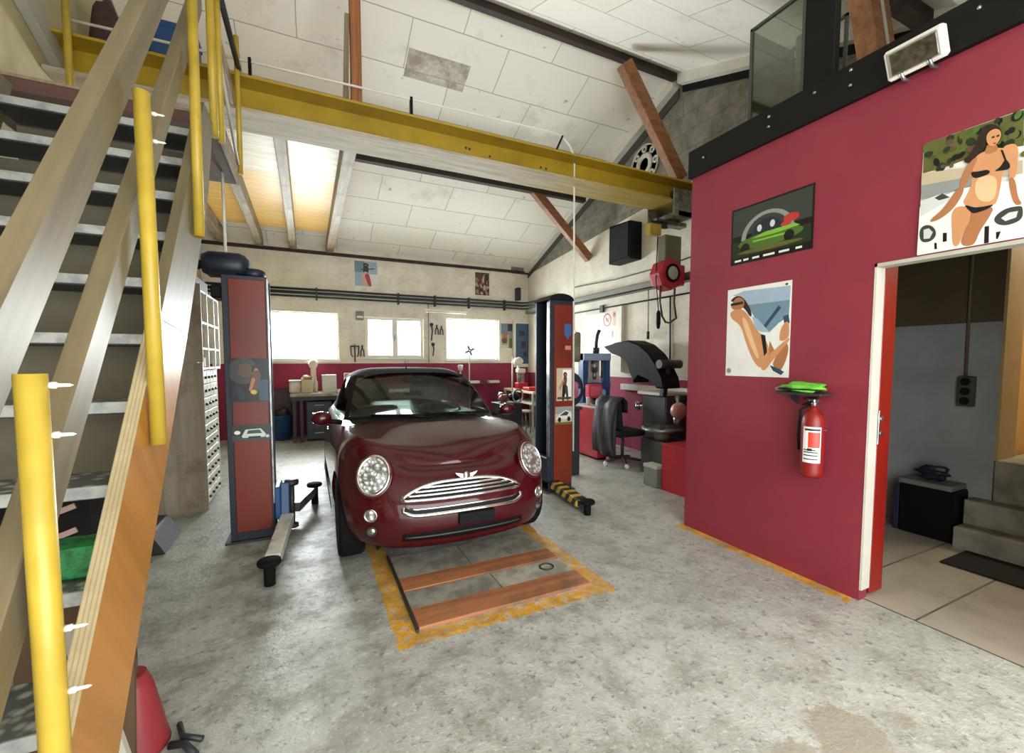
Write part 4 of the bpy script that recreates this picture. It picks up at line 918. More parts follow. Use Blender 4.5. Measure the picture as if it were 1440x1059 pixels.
# ================================================================== ON THE MAGENTA WALL
rt = thing('fire_extinguisher', 'red fire extinguisher with white label hanging on the magenta wall', 'fire extinguisher', (3.0, 1.72, .73))
ex, ey = 3.0, 1.715
b = B(); lathe(b, [(0, .735), (.055, .735), (.064, .75), (.066, .77), (.066, 1.09), (.06, 1.13), (.04, 1.165), (.022, 1.18), (.022, 1.2), (0, 1.2)], (ex, ey, 0), 'Z', 28); obj('cylinder', b, m_bred, rt)
b = B(); R = 0.0668
def arcp(a, z, r=R): return V((ex - r*math.cos(a), ey - r*math.sin(a)*1, z))
lab = obj
def label_patch(name, a0, a1, z0_, z1_, m, par, r): 
    b = B(); grid(b, [[arcp(a0+(a1-a0)*k/10, z, r) for k in range(11)] for z in (z0_, z1_)]); return obj(name, b, m, par)
lb = label_patch('label', -.35, 1.25, .835, 1.07, M('label_white', '#E9E9E6', .4), rt, .0668)
label_patch('label_print', .15, 1.15, .935, 1.035, M('label_red', '#D2402F', .4), lb, .0673)
label_patch('label_print', -.2, 1.15, 1.045, 1.058, m_dgrey, lb, .0673)
for z in (.855, .88, .90, .915): label_patch('label_print', -.25, 1.0 - .2*(z > .9), z, z+.007, m_dgrey, lb, .0673)
label_patch('label_print', .1, .5, .912, .93, m_dgrey, lb, .0674)
b = B(); cyl(b, (ex, ey, 1.19), (ex, ey, 1.245), .016, 12); box(b, ex-.03, ex+.03, ey-.02, ey+.02, 1.225, 1.25, .005); obj('valve', b, m_steel, rt)
b = B(); box(b, ex-.10, ex+.02, ey-.014, ey+.014, 1.25, 1.262, .003); obox(b, (ex-.06, ey, 1.225), .11, .02, .008, Matrix.Rotation(-.2, 3, 'Y')); obj('handle', b, m_black, rt)
b = B(); tube(b, [(ex, ey+.02, 1.21), (ex-.02, ey+.075, 1.17), (ex-.02, ey+.082, 1.0), (ex-.01, ey+.078, .9)], .009, 8); obj('hose', b, m_black, rt)
b = B(); box(b, ex+.05, XM, ey-.03, ey+.03, 1.02, 1.10); tube(b, [(XM, ey-.05, 1.05), (ex, ey-.072, 1.05)], .004, 6); obj('wall_bracket', b, m_steel, rt)
rt = thing('shelf_bracket', 'small dark shelf on the magenta wall above the fire extinguisher', 'shelf', (XM, 1.77, 1.27))
b = B(); box(b, XM-.15, XM, 1.64, 1.93, 1.272, 1.287, .002); obj('shelf', b, m_dsteel, rt); b = B(); prism(b, [(XM, 1.272), (XM-.12, 1.272), (XM, 1.20)], 'Y', 1.86, 1.875); obj('gusset', b, m_dsteel, rt)
rt = thing('cleaning_cloth', 'crumpled lime green and black cloth lying on the shelf above the extinguisher', 'cloth', (3.0, 1.77, 1.288))
b = B(); blob(b, (2.99, 1.78, 1.322), (.075, .125, .034), 3, .22, 4); obj('green_cloth', b, m_cloth_g, rt, 'lime green cloth')
b = B(); blob(b, (2.985, 1.80, 1.309), (.07, .14, .016), 3, .1, 6); obj('black_cloth', b, m_cloth_b, rt, 'black cloth')
b = B(); blob(b, (3.0, 1.62, 1.335), (.035, .05, .022), 2, .2, 9); blob(b, (3.0, 1.935, 1.303), (.03, .045, .015), 2, .2, 2); obj('frayed_end', b, M('tan_cloth', '#A8906A', .9), rt, 'tan frayed ends')
# floodlight
rt = thing('floodlight', 'white rectangular floodlight mounted on the black fascia', 'floodlight', (3.0, 1.27, 3.07))
rot = Matrix.Rotation(-.45, 3, 'Y') 
b = B(); obox(b, (2.99, 1.27, 3.14), .06, .25, .155, rot, .012); h = obj('housing', b, m_wht, rt)
b = B(); obox(b, V((2.99, 1.27, 3.14)) + rot @ V((-.028, 0, 0)), .012, .20, .108, rot, .003); obj('reflector', b, M('reflector_foil', '#B9BAB4', .22, .8, '#77776F', 30), h)
b = B(); obox(b, V((2.99, 1.27, 3.14)) + rot @ V((-.036, 0, 0)), .004, .215, .122, rot); obj('front_glass', b, glass('lamp_glass', '#FFFFFF', .2), h)
b = B(); tube(b, [(XM, 1.33, 3.06), (3.02, 1.33, 3.05), (2.99, 1.33, 3.07), (2.99, 1.33, 3.10)], .01, 8); tube(b, [(XM, 1.21, 3.06), (3.02, 1.21, 3.05), (2.99, 1.21, 3.07), (2.99, 1.21, 3.10)], .01, 8); obj('mounting_bracket', b, m_steel, rt)
# glazed black cabinet on the loft
rt = thing('glazed_cabinet', 'tall black cabinet with a smoked glass front on the loft edge', 'cabinet', (3.3, 2.05, 3.12))
zt = 4.0
b = B(); box(b, 3.10, 3.16, 1.74, 1.93, 3.12, 4.10, .006); obj('side_column', b, m_dark, rt)
b = B()
for y in (1.93, 2.34):
    for x in (3.10, 3.58): box(b, x, x+.02, y-.02 if y > 2 else y, y if y > 2 else y+.02, 3.12, zt)
box(b, 3.10, 3.12, 1.93, 2.34, zt-.02, zt); box(b, 3.58, 3.60, 1.93, 2.34, zt-.02, zt); box(b, 3.10, 3.60, 1.93, 2.34, 3.12, 3.15); obj('frame', b, M('cabinet_frame', '#4A4B46', .4, .3), rt)
gs = glass('smoked_glass', '#D0D4C9', .10)
b = B(); box(b, 3.106, 3.112, 1.95, 2.325, 3.15, zt-.02); obj('glass_front', b, gs, rt, 'smoked glass pane')
b = B(); box(b, 3.12, 3.58, 2.325, 2.331, 3.15, zt-.02); obj('glass_side', b, gs, rt, 'smoked glass pane')
b = B(); box(b, 3.58, 3.59, 1.95, 2.32, 3.15, 3.5); obj('back_panel', b, M('cabinet_back', '#5D5E55', .7), rt)
b = B(); box(b, 3.2, 3.45, 1.95, 2.06, 3.55, 3.80, .01); obj('inner_box', b, m_pale, rt, 'pale box behind the glass')

# ================================================================== HOIST AND RIGHT WALL
rt = thing('chain_hoist', 'red electric chain hoist hanging from the right end of the yellow beam', 'hoist', (4.55, 4.62, 2.35))
b = B(); lathe(b, [(0, 0), (.20, 0), (.22, .03), (.22, .20), (.20, .23), (0, .23)], (4.53, 4.48, 2.68), 'Y', 8, smooth=False); box(b, 4.50, 4.785, 4.49, 4.70, 2.54, 2.82, .02); bdy = obj('body', b, M('hoist_red', '#B32436', .4), rt)
b = B(); lathe(b, [(.10, -.01), (.125, -.014), (.125, .0), (.10, .0)], (4.53, 4.477, 2.69), 'Y', 24); obj('cap_ring', b, m_black, bdy)
b = B(); lathe(b, [(0, -.022), (.07, -.018), (.10, -.006), (.10, .0)], (4.53, 4.477, 2.69), 'Y', 24); obj('end_cap', b, M('hoist_cap_grey', '#A9B0A4', .4), bdy)
b = B(); box(b, 4.46, 4.76, 4.55, 4.70, 2.84, 3.22, .01); obj('suspension', b, M('olive_steel', '#6D6B57', .5, .3), rt)
b = B(); box(b, 4.30, 4.86, 4.56, 4.70, 3.36, 3.42, .008); box(b, 4.42, 4.84, 4.375, 4.40, 3.42, 3.78, .01); box(b, 4.42, 4.84, 4.85, 4.875, 3.42, 3.78, .01); box(b, 4.50, 4.76, 4.375, 4.875, 3.42, 3.50, .01); tr = obj('trolley', b, M('trolley_steel', '#5B5A50', .45, .5, '#8B8A80', 10), rt)
for x in (4.47, 4.77):
    for y in (4.44, 4.81):
        b = B(); lathe(b, [(0, -.02), (.05, -.02), (.055, 0), (.04, .02), (0, .02)], (x, y, 3.706), 'Y', 16); obj('wheel', b, m_dsteel, tr)
b = B(); box(b, 4.16, 4.36, 4.52, 4.62, 3.18, 3.33, .01); obj('limit_switch_box', b, m_yel, rt, 'yellow switch box'); b = B(); box(b, 4.2, 4.5, 4.56, 4.60, 3.30, 3.38); obj('bracket', b, m_dsteel, rt)
b = B(); m_ch = M('hoist_chain', '#5A5348', .5, .5)
for x, z1 in ((4.40, 2.10), (4.66, 2.08)): tube(b, [(x, 4.56, 2.55), (x-.02, 4.55, 2.3), (x+.03, 4.55, z1)], .014, 6)
tube(b, [(4.43, 4.55, 2.10), (4.49, 4.55, 2.03), (4.57, 4.55, 2.02), (4.66, 4.55, 2.08)], .014, 6); obj('chain', b, m_ch, rt)
b = B(); lathe(b, [(0, 1.93), (.02, 1.94), (.03, 2.0), (.03, 2.14), (.015, 2.18), (0, 2.19)], (4.36, 4.55, 0), 'Z', 10); obj('pendant_control', b, m_black, rt)
b = B(); tube(b, [(4.34, 4.57, 3.2), (4.32, 4.57, 2.6), (4.36, 4.55, 2.18)], .007, 6); obj('control_cable', b, m_black, rt)
# wall items on the gable
b = B(); prism(b, [(5.58, 3.14), (6.12, 3.14), (6.12, 3.78), (5.58, 3.74)], 'X', 4.72, 4.965, .01); rt = obj('loudspeaker', b, m_black, label='black box loudspeaker fixed high on the white gable wall', cat='loudspeaker')
b = B(); box(b, 4.708, 4.722, 5.62, 6.08, 3.18, 3.72); obj('grille', b, m_cloth_b, rt)
b = B(); lathe(b, [(.11, 0), (.11, -.03), (.17, -.03), (.19, -.015), (.17, 0)], (4.965, 5.55, 4.62), 'X', 28)
for k in range(8):
    a = 2*PI*k/8; lathe(b, [(.028, 0), (.028, -.02), (.055, -.02), (.055, 0)], (4.965, 5.55+.245*math.cos(a), 4.62+.245*math.sin(a)), 'X', 12)
for ri, ro in ((.295, .315),): lathe(b, [(ri, 0), (ri, -.02), (ro, -.02), (ro, 0)], (4.965, 5.55, 4.62), 'X', 32)
obj('gasket_ring', b, M('gasket_white', '#D9D8D0', .5), label='round white perforated gasket ring hung on the grey block gable', cat='ring')
def conduit(name, pts, r, m, label, cat='conduit', group=None):
    b = B(); tube(b, pts, r, 8); return obj(name, b, m, label=label, cat=cat, group=group)
rt = thing('cable_tray', 'grey cable tray running level along the right wall', 'cable tray', (4.9, 6.2, 2.66))
b = B(); box(b, 4.80, 4.965, 2.9, 9.4, 2.62, 2.635); box(b, 4.80, 4.81, 2.9, 9.4, 2.62, 2.72); obj('tray', b, m_dgrey.copy() if False else M('tray_grey', '#77786E', .5, .3), rt)
for i, z in enumerate((2.655, 2.69, 2.735)):
    b = B(); tube(b, [(4.83+.04*i, 2.9, z), (4.83+.04*i, 9.4, z)], .018, 6); obj('cable', b, (m_pale, m_grey, m_dgrey)[i], rt)
conduit('wall_conduit', [(4.94, 2.9, 2.46), (4.94, 7.6, 2.46), (4.94, 7.6, 2.0)], .013, m_dgrey, 'thin dark conduit along the right wall below the cable tray')
conduit('wall_cable', [(4.94, 7.5, 2.98), (4.93, 6.2, 2.92), (4.93, 5.0, 2.93), (4.93, 3.2, 3.05)], .009, m_dgrey, 'thin sagging cable above the cable tray on the right wall', 'cable')
b = B(); box(b, 4.93, 4.968, 6.55, 6.65, 2.39, 2.52, .005); obj('junction_box', b, m_dgrey, label='small dark junction box on the conduit of the right wall', cat='junction box')
conduit('pull_cord', [(4.9, 5.34, 2.62), (4.9, 5.33, 1.95)], .007, M('cord_red', '#8E4A42', .7), 'reddish pull cord hanging from the cable tray', 'cord')
b = B(); cyl(b, (4.9, 5.33, 1.84), (4.9, 5.33, 1.96), .022, 10); obj('cord_handle', b, m_dgrey, label='dark handle at the end of the reddish pull cord', cat='handle')
rt = thing('wall_shelf', 'long white shelf on the right wall behind the black hood', 'shelf', (4.85, 4.5, 1.0))
b = B(); box(b, 4.91, 4.968, 3.0, 6.0, 1.0, 1.10, .004); obj('shelf', b, m_wht, rt)
conduit('wall_conduit', [(4.95, 4.93, 2.45), (4.95, 4.90, 1.2)], .012, m_dgrey, 'vertical dark conduit running down the right wall behind the black hood')
rt = thing('display_board', 'white board with small notices on the right wall above the blue press', 'board', (4.95, 6.65, 1.58))
b = B(); box(b, 4.945, 4.968, 6.10, 7.18, 1.58, 2.38, .004); obj('board', b, M('board_white', '#EFEBDD', .5), rt)
b = B(); box(b, 4.90, 4.968, 5.98, 6.07, 1.3, 2.44, .004); obj('side_post', b, m_wht, rt)
pl = [('red', ell(.5, .5, .46, .46)), ('white', ell(.5, .5, .34, .34)), ('pink', limb((.3, .4), (.7, .6), .1, .1)), ('brown', limb((.35, .65), (.65, .35), .05, .05))]
def gable_pic(y1, z0_, w, h, pl, back, label): return picture('notice', label, 'notice', (4.9445, y1, z0_), (0, -w, 0), (0, 0, h), pl, back, 'notices on the white board')
gable_pic(6.56, 2.10, .26, .27, pl, 'white', 'notice with a round red emblem on the white board')
gable_pic(6.27, 2.12, .08, .25, [('pink', rc(.1, .1, .9, .6)), ('red', rc(.1, .65, .9, .9))], 'tan', 'narrow pinkish notice beside the round emblem')
gable_pic(6.36, 1.88, .18, .17, [('grey', rc(.3, .1, .7, .9)), ('black', rc(.4, .3, .6, .8))], 'silver', 'small grey notice below the round emblem')
gable_pic(6.5, 1.66, .3, .16, [('sky', rc(.1, .3, .6, .7)), ('grey', rc(.65, .3, .9, .5))], 'white', 'pale blue notice low on the white board')
# press
rt = thing('workshop_press', 'blue steel workshop press standing against the right wall', 'press', (4.42, 6.12, 0))
m_pr = M('press_blue', '#2D568C', .4); b = B()
for x in (4.17, 4.64): box(b, x, x+.09, 6.05, 6.20, 0, 1.62, .006)
obj('frame', b, m_pr, rt); b = B(); box(b, 4.17, 4.73, 6.03, 6.22, 1.50, 1.62, .006); obj('crosshead', b, M('press_pale_blue', '#9DB4D2', .45), rt)
b = B(); box(b, 4.17, 4.73, 6.03, 6.22, 1.02, 1.12, .006); obj('table', b, m_pr, rt); b = B(); cyl(b, (4.45, 6.12, 1.30), (4.45, 6.12, 1.50), .055, 16); cyl(b, (4.45, 6.12, 1.18), (4.45, 6.12, 1.32), .03, 12); obj('ram', b, m_steel, rt)
b = B(); cyl(b, (4.30, 6.12, 1.2), (4.30, 6.12, 1.50), .018, 8); cyl(b, (4.60, 6.12, 1.2), (4.60, 6.12, 1.50), .018, 8); obj('return_spring', b, m_steel, rt)
b = B(); box(b, 4.28, 4.62, 6.21, 6.225, 1.12, 1.50); obj('back_sheet', b, m_offw, rt)
b = B(); tube(b, [(4.50, 6.15, 1.62), (4.50, 6.15, 1.80), (4.50, 6.12, 1.93), (4.53, 6.1, 2.02)], .028, 8); cyl(b, (4.50, 6.15, 1.62), (4.50, 6.15, 1.72), .055, 12); obj('pump', b, m_dgrey, rt)
# red cabinet with things on it
rt = thing('red_tool_cabinet', 'red steel tool cabinet on the floor right of the right lift column', 'cabinet', (4.05, 5.6, 0))
b = B(); box(b, 3.90, 4.22, 5.27, 5.93, .03, .77, .008); bd = obj('body', b, m_tred, rt); b = B(); box(b, 3.895, 4.225, 5.26, 5.94, .77, .80, .006); obj('top_tray', b, M('tray_pale', '#C9B9B4', .4), rt)
b = B(); box(b, 3.92, 4.2, 5.29, 5.91, 0, .03); obj('plinth', b, m_black, rt)
for k in range(3):
    b = B(); box(b, 3.925, 4.195, 5.262, 5.272, .06+.235*k, .27+.235*k, .003); d = obj('drawer', b, m_tred, bd)
    b = B(); box(b, 4.0, 4.12, 5.25, 5.263, .23+.235*k, .245+.235*k); obj('drawer_handle', b, m_dsteel, d)
rt = thing('red_display_unit', 'pinkish red display unit standing on the red tool cabinet', 'display', (4.15, 5.72, .80))
b = B(); box(b, 4.02, 4.28, 5.66, 5.78, .90, 1.12, .015); obj('housing', b, M('display_red', '#D63C55', .35), rt); b = B(); box(b, 4.05, 4.25, 5.652, 5.662, .93, 1.09, .003); obj('screen', b, M('display_pink', '#E86C7E', .25), rt)
b = B(); box(b, 4.12, 4.18, 5.70, 5.75, .80, .91); obj('stand', b, m_black, rt)
b = B(); blob(b, (4.08, 5.42, .862), (.12, .13, .05), 3, .25, 8); obj('black_rag', b, m_cloth_b, label='crumpled black rag on top of the red tool cabinet', cat='rag')
b = B(); cyl(b, (3.97, 5.62, .801), (3.97, 5.62, .93), .03, 12); obj('spray_can', b, m_offw, label='pale spray can at the back of the red tool cabinet', cat='can')
rt = thing('air_tools', 'dark cluster of air hoses and reels beside the right lift column', 'hoses', (3.05, 4.75, .9))
rr2 = random.Random(5); b = B()
for k in range(5):
    r = .10+.02*k; tube(b, [(3.12+r*math.cos(a), 4.72+.02*k, 1.12+r*math.sin(a)*1.2) for a in [2*PI*j/20 for j in range(20)]], .012, 6, closed=True)
obj('coiled_hose', b, m_dgrey, rt); b = B(); box(b, 3.0, 3.10, 4.68, 4.74, 1.20, 1.42, .01); obj('filter_unit', b, m_black, rt); b = B(); box(b, 3.06, 3.20, 4.70, 4.84, 0, .86, .01); box(b, 3.04, 3.22, 4.68, 4.86, .86, .90, .005); box(b, 3.04, 3.07, 4.70, 4.73, .9, 1.22); obj('pedestal', b, m_dgrey, rt)
b = B(); box(b, 3.02, 3.16, 4.63, 4.74, 1.48, 1.86, .02); obj('olive_jacket', b, M('olive_cloth', '#6B6850', .9, 0, '#4E4C3A', 8), label='olive grey work jacket hanging right of the right lift column', cat='jacket')
b = B(); box(b, 3.045, 3.055, 4.60, 4.70, 1.84, 1.88); ORG_H = obj('coat_hook', b, m_steel, label='small steel hook above the olive work jacket', cat='hook')
# office chair with a black coat
rt = thing('office_chair', 'black office chair on castors draped with a black coat', 'chair', (4.07, 4.95, 0))
cx_, cy_ = 4.08, 4.92
for k in range(5):
    a = 2*PI*k/5 + .5; e = V((cx_+.27*math.cos(a), cy_+.27*math.sin(a), .075)); b = B(); tube(b, [(cx_, cy_, .11), e], [.024, .016], 8); lg = obj('leg', b, m_dsteel, rt)
    b = B(); lathe(b, [(0, -.018), (.03, -.018), (.035, 0), (.03, .018), (0, .018)], e + V((0, 0, -.04)), 'X', 12); obj('castor', b, m_offw, lg, 'pale castor')
b = B(); cyl(b, (cx_, cy_, .09), (cx_, cy_, .44), .025, 10); obj('gas_column', b, m_dsteel, rt)
b = B(); box(b, cx_-.24, cx_+.24, cy_-.23, cy_+.23, .43, .52, .04, seg=2); obj('seat', b, m_cloth_b, rt)
b = B(); obox(b, (cx_-.20, cy_, .74), .07, .44, .42, Matrix.Rotation(-.1, 3, 'Y'), .03); box(b, cx_-.22, cx_-.17, cy_-.03, cy_+.03, .46, .6); obj('backrest', b, m_cloth_b, rt)
b = B(); rows = []
for k in range(10):
    t = k/9; z = .90 - .72*t; rows.append([(cx_ - .315 - .03*math.sin(3*t) + .02*math.sin(j*1.7+t*4), cy_ - .25 + .5*j/8, z + .02*math.sin(j)) for j in range(9)])
grid(b, [[(cx_ - .12, p[1], .78) for p in rows[0]], [(cx_ - .13, p[1], .94) for p in rows[0]], [(cx_ - .2, p[1], 1.0) for p in rows[0]]] + rows); obj('coat', b, M('black_coat', '#17161A', .6, 0, '#0C0C0E', 8), label='black coat hanging over the side of the office chair', cat='coat', solid=.02)
# balancer with black hood
rt = thing('wheel_balancer', 'wheel balancer with big curved black hood raised over it', 'machine', (4.55, 5.0, 0))
hood = [(862, 489), (878, 484), (900, 484), (918, 489), (932, 499), (943, 515), (951, 533), (956, 547), (940, 548), (928, 533), (912, 530), (904, 546), (901, 530), (896, 515), (886, 504), (872, 500)]
m_hood = M('hood_black_plastic', '#070708', .6, spec=.15)
HP = [(5.70, 1.72), (5.40, 1.77), (5.09, 1.80), (4.86, 1.73), (4.66, 1.60), (4.52, 1.45), (4.42, 1.27), (4.36, 1.12), (4.52, 1.12), (4.66, 1.26), (4.88, 1.32), (4.98, 1.16), (5.02, 1.32), (5.10, 1.48), (5.27, 1.58), (5.50, 1.61)]
b = B(); prism(b, HP, 'X', 4.30, 4.62, .02); obj('hood', b, m_hood, rt, 'curved black plastic hood')
b = B(); cyl(b, (4.28, 4.44, 1.45), (4.66, 4.44, 1.45), .06, 14); obox(b, (4.46, 4.50, 1.25), .08, .08, .5, Matrix.Rotation(.15, 3, 'X'), .01); obj('hinge_arm', b, m_dgrey, rt)
b = B(); box(b, 4.54, 4.88, 4.56, 5.04, .0, 1.0, .02); obj('body', b, M('machine_grey', '#4A4C4E', .5), rt)
b = B(); box(b, 4.46, 4.90, 4.54, 5.06, 1.0, 1.05, .01); obj('tray', b, M('pale_tray', '#DAD8CF', .45), rt, 'pale top tray')
b = B(); cyl(b, (4.62, 5.03, .8), (4.62, 5.25, .8), .03, 12); lathe(b, [(0, 0), (.07, 0), (.07, .03), (0, .03)], (4.62, 5.2, .8), 'Y', 16); obj('spindle', b, m_chrome, rt)
# tyre changer
rt = thing('tyre_changer', 'grey tyre changer with round steel turntable by the right wall', 'machine', (4.25, 4.1, 0))
b = B(); box(b, 4.05, 4.50, 3.98, 4.52, 0, .46, .02); obj('cabinet', b, M('machine_dark', '#3C3D3D', .5), rt)
b = B(); cyl(b, (4.22, 4.3, .45), (4.22, 4.3, .58), .10, 18); obj('drum', b, M('drum_grey', '#8A8A7C', .45), rt)
b = B(); lathe(b, [(0, .58), (.26, .58), (.27, .60), (.26, .62), (0, .62)], (4.22, 4.3, 0), 'Z', 28); tt = obj('turntable', b, m_steel, rt, 'round steel turntable')
for k in range(4):
    a = PI/4 + PI/2*k; b = B(); obox(b, (4.22+.19*math.cos(a), 4.3+.19*math.sin(a), .645), .08, .05, .05, Matrix.Rotation(a, 3, 'Z'), .005); obj('clamp_jaw', b, m_dsteel, tt)
b = B(); box(b, 4.48, 4.60, 4.0, 4.14, 0, 1.15, .01); box(b, 4.24, 4.60, 4.03, 4.11, .98, 1.06, .01); obj('column', b, m_dgrey, rt)
b = B(); cyl(b, (4.26, 4.07, .74), (4.26, 4.07, 1.02), .022, 10); lathe(b, [(0, .68), (.05, .70), (.06, .76), (.02, .80)], (4.26, 4.07, 0), 'Z', 12); obj('mount_head', b, m_steel, rt)
b = B(); lathe(b, [(0, -.05), (.09, -.05), (.11, 0), (.09, .05), (0, .05)], (4.2, 4.0, .87), 'Y', 18); obj('motor_housing', b, M('pinkish_metal', '#B98A86', .45, .2), rt)
rt = thing('red_parts_cabinet', 'small red steel cabinet half hidden by the magenta wall end', 'cabinet', (3.9, 3.58, 0))
b = B(); box(b, 3.70, 3.72, 3.40, 3.76, 0, .52); box(b, 3.72, 4.2, 3.74, 3.76, 0, .52); box(b, 4.18, 4.2, 3.40, 3.74, 0, .52); box(b, 3.72, 4.18, 3.40, 3.74, 0, .02); box(b, 3.69, 4.21, 3.39, 3.77, .52, .54, .003); obj('body', b, m_tred, rt)
b = B(); box(b, 3.73, 4.17, 3.41, 3.73, .26, .275); obj('shelf', b, m_dsteel, rt); b = B(); box(b, 3.80, 4.02, 3.44, 3.66, .276, .40, .01); obj('stored_box', b, m_black, rt)
b = B(); tube(b, [(3.74, 3.395, .48), (3.82, 3.38, .40), (3.93, 3.38, .2), (3.98, 3.385, .1)], .01, 6); obj('hanging_cable', b, m_pale, rt, 'pale hanging cable')
rt = thing('grey_jack_box', 'low grey steel box on the floor beside the small red cabinet', 'box', (3.72, 3.9, 0))
b = B(); box(b, 3.66, 3.80, 3.80, 4.02, 0, .22, .01); obj('body', b, m_grey, rt); b = B(); box(b, 3.655, 3.805, 3.795, 4.025, .22, .26, .006); obj('lid', b, m_pale, rt)

# ================================================================== REAR WALL AND BENCHES
rt = thing('rear_pipes', 'three dark pipes running level along the rear wall above the windows', 'pipes', (2., 9.5, 2.75))
for z, r, y in ((2.90, .022, 9.54), (2.83, .028, 9.53), (2.76, .02, 9.54)):
    b = B(); tube(b, [(-1.65, y, z), (4.6, y, z), (4.75, y-.05, z-.01), (4.82, y-.25, z-.02), (4.85, y-1.2, z-.03)], r, 8); obj('pipe', b, m_dsteel, rt)
for x in (.2, 1.8, 2.6, 3.4, 4.3):
    b = B(); box(b, x-.015, x+.015, 9.50, 9.599, 2.70, 2.94); obj('pipe_clip', b, m_dsteel, rt)
b = B(); box(b, 4.60, 4.70, 9.45, 9.6, 2.95, 3.25, .01); obj('wall_switch', b, m_dsteel, label='small dark box in the rear right corner above the pipes', cat='box')
rt = thing('tube_light', 'long white batten light under the pipes above the middle window', 'light', (2.85, 9.5, 2.58))
b = B(); box(b, 2.35, 3.35, 9.47, 9.55, 2.60, 2.64, .006); obj('batten', b, m_wht, rt); b = B(); tube(b, [(2.38, 9.51, 2.575), (3.32, 9.51, 2.575)], .016, 10); obj('tube', b, M('tube_glass', '#F7F5EC', .25), rt)
b = B(); tube(b, [(2.46, 9.58, 2.75), (2.46, 9.58, 1.45)], .01, 6); obj('wall_conduit', b, m_grey, label='thin conduit down the rear wall right of the middle window', cat='conduit')
rt = thing('fuse_box', 'small grey wall box left of the middle window', 'box', (1.01, 9.55, 2.34))
b = B(); box(b, .93, 1.09, 9.52, 9.6, 2.34, 2.52, .01); obj('body', b, m_grey, rt); b = B(); box(b, .95, 1.07, 9.512, 9.522, 2.38, 2.42); obj('cover', b, m_wht, rt)
# hand tools hung on the wall
def tool(kind, x, z, h, label):
    b = B(); y = 9.585
    if kind == 'pliers':
        tube(b, [(x-.035, y, z-h), (x-.03, y, z-h*.5), (x, y, z-h*.25), (x+.012, y, z)], [.012, .012, .014, .008], 6); tube(b, [(x+.035, y, z-h), (x+.03, y, z-h*.5), (x, y, z-h*.25), (x-.012, y, z)], [.012, .012, .014, .008], 6)
    elif kind == 'puller':
        box(b, x-.09, x+.09, y-.02, y+.01, z-.05, z-.02); tube(b, [(x, y, z), (x, y, z-h)], .014, 6); tube(b, [(x-.08, y, z-.04), (x-.07, y, z-h*.6), (x-.04, y, z-h*.7)], .012, 6); tube(b, [(x+.08, y, z-.04), (x+.07, y, z-h*.6), (x+.04, y, z-h*.7)], .012, 6)
    else:
        tube(b, [(x, y, z), (x+.02, y, z-h*.4), (x-.005, y, z-h)], [.02, .014, .012], 6); lathe(b, [(.02, -.01), (.04, -.01), (.04, .01), (.02, .01)], (x, y, z), 'Y', 10)
    obj('hand_tool', b, m_dsteel, label=label, cat='tool', group='tools hung on the rear wall')
tool('puller', .90, 1.83, .36, 'dark gear puller hung left of the middle window'); tool('pliers', 1.05, 1.82, .24, 'dark pliers hung just left of the middle window frame')
tool('wrench', 2.53, 2.30, .36, 'long dark wrench hung right of the middle window, upper left of the tools there'); tool('pliers', 2.65, 2.30, .22, 'pliers hung between middle and right window, centre of the upper row'); tool('pliers', 2.76, 2.28, .2, 'pliers hung close beside the right window frame, upper row'); tool('wrench', 2.56, 1.86, .26, 'short wrench hung in the lower row right of the middle window')
# left bench
rt = thing('workbench', 'dark steel workbench under the left window', 'workbench', (.6, 9.1, 0))
b = B(); box(b, -.30, 2.0, 8.72, 9.5, .84, .89, .005); obj('worktop', b, M('bench_top', '#B9B4A4', .5, 0, '#8F8A7C', 6), rt); b = B(); box(b, -.29, 1.99, 8.715, 8.73, .77, .84); obj('front_rail', b, m_dsteel, rt)
for x in (-.24, -.12, 1.94):
    for y in (8.75, 9.44):
        b = B(); box(b, x-.025, x+.025, y-.025, y+.025, 0, .84); obj('leg', b, m_dsteel, rt)
for x0, lb in ((-.04, 'left drawer unit under the bench'), (.46, 'middle drawer unit under the bench')):
    rt = thing('drawer_unit', 'dark blue grey drawer unit under the bench, ' + ('left one' if x0 < 0 else 'right one'), 'drawer unit', (x0+.2, 9.1, 0), 'drawer units under the bench')
    b = B(); box(b, x0, x0+.44, 8.80, 9.4, .03, .74, .006); bd = obj('body', b, M('drawer_blue_grey', '#2E3A46', .45), rt)
    for k in range(4):
        b = B(); box(b, x0+.015, x0+.425, 8.785, 8.80, .05+.172*k, .205+.172*k, .003); d = obj('drawer', b, M('drawer_blue_grey', '#2E3A46', .45), bd)
        b = B(); box(b, x0+.14, x0+.30, 8.765, 8.787, .15+.172*k, .165+.172*k); obj('drawer_handle', b, m_pale, d, 'pale handle')
zb = .891
def onbench(name, x, y, sx, sy, sz, m, label, cat, bev=.01):
    b = B(); box(b, x-sx/2, x+sx/2, y-sy/2, y+sy/2, zb, zb+sz, bev); return obj(name, b, m, label=label, cat=cat)
o = onbench('white_box', .37, 9.05, .25, .25, .32, M('box_white', '#DAD9D2', .5), 'large white square box on the bench', 'box')
b = B(); box(b, .24, .50, 8.92, 9.18, zb+.32, zb+.335, .004); obj('lid', b, m_offw, o)
o = onbench('storage_tub', -.22, 9.05, .19, .22, .22, m_offw, 'pale round edged tub at the left end of the bench', 'tub', .03); b = B(); box(b, -.325, -.115, 8.93, 9.17, zb+.22, zb+.245, .008); obj('rim', b, m_wht, o)
o = onbench('parts_bin', -.02, 9.05, .19, .22, .25, M('beige_plastic', '#C9BC95', .5), 'beige parts bin on the bench between tub and white box', 'bin', .015)
b = B(); blob(b, (-.02, 9.05, zb+.27), (.09, .09, .06), 2, .3, 4); obj('contents', b, M('mixed_parts', '#B9A887', .7, 0, '#8E5A44', 20), o)
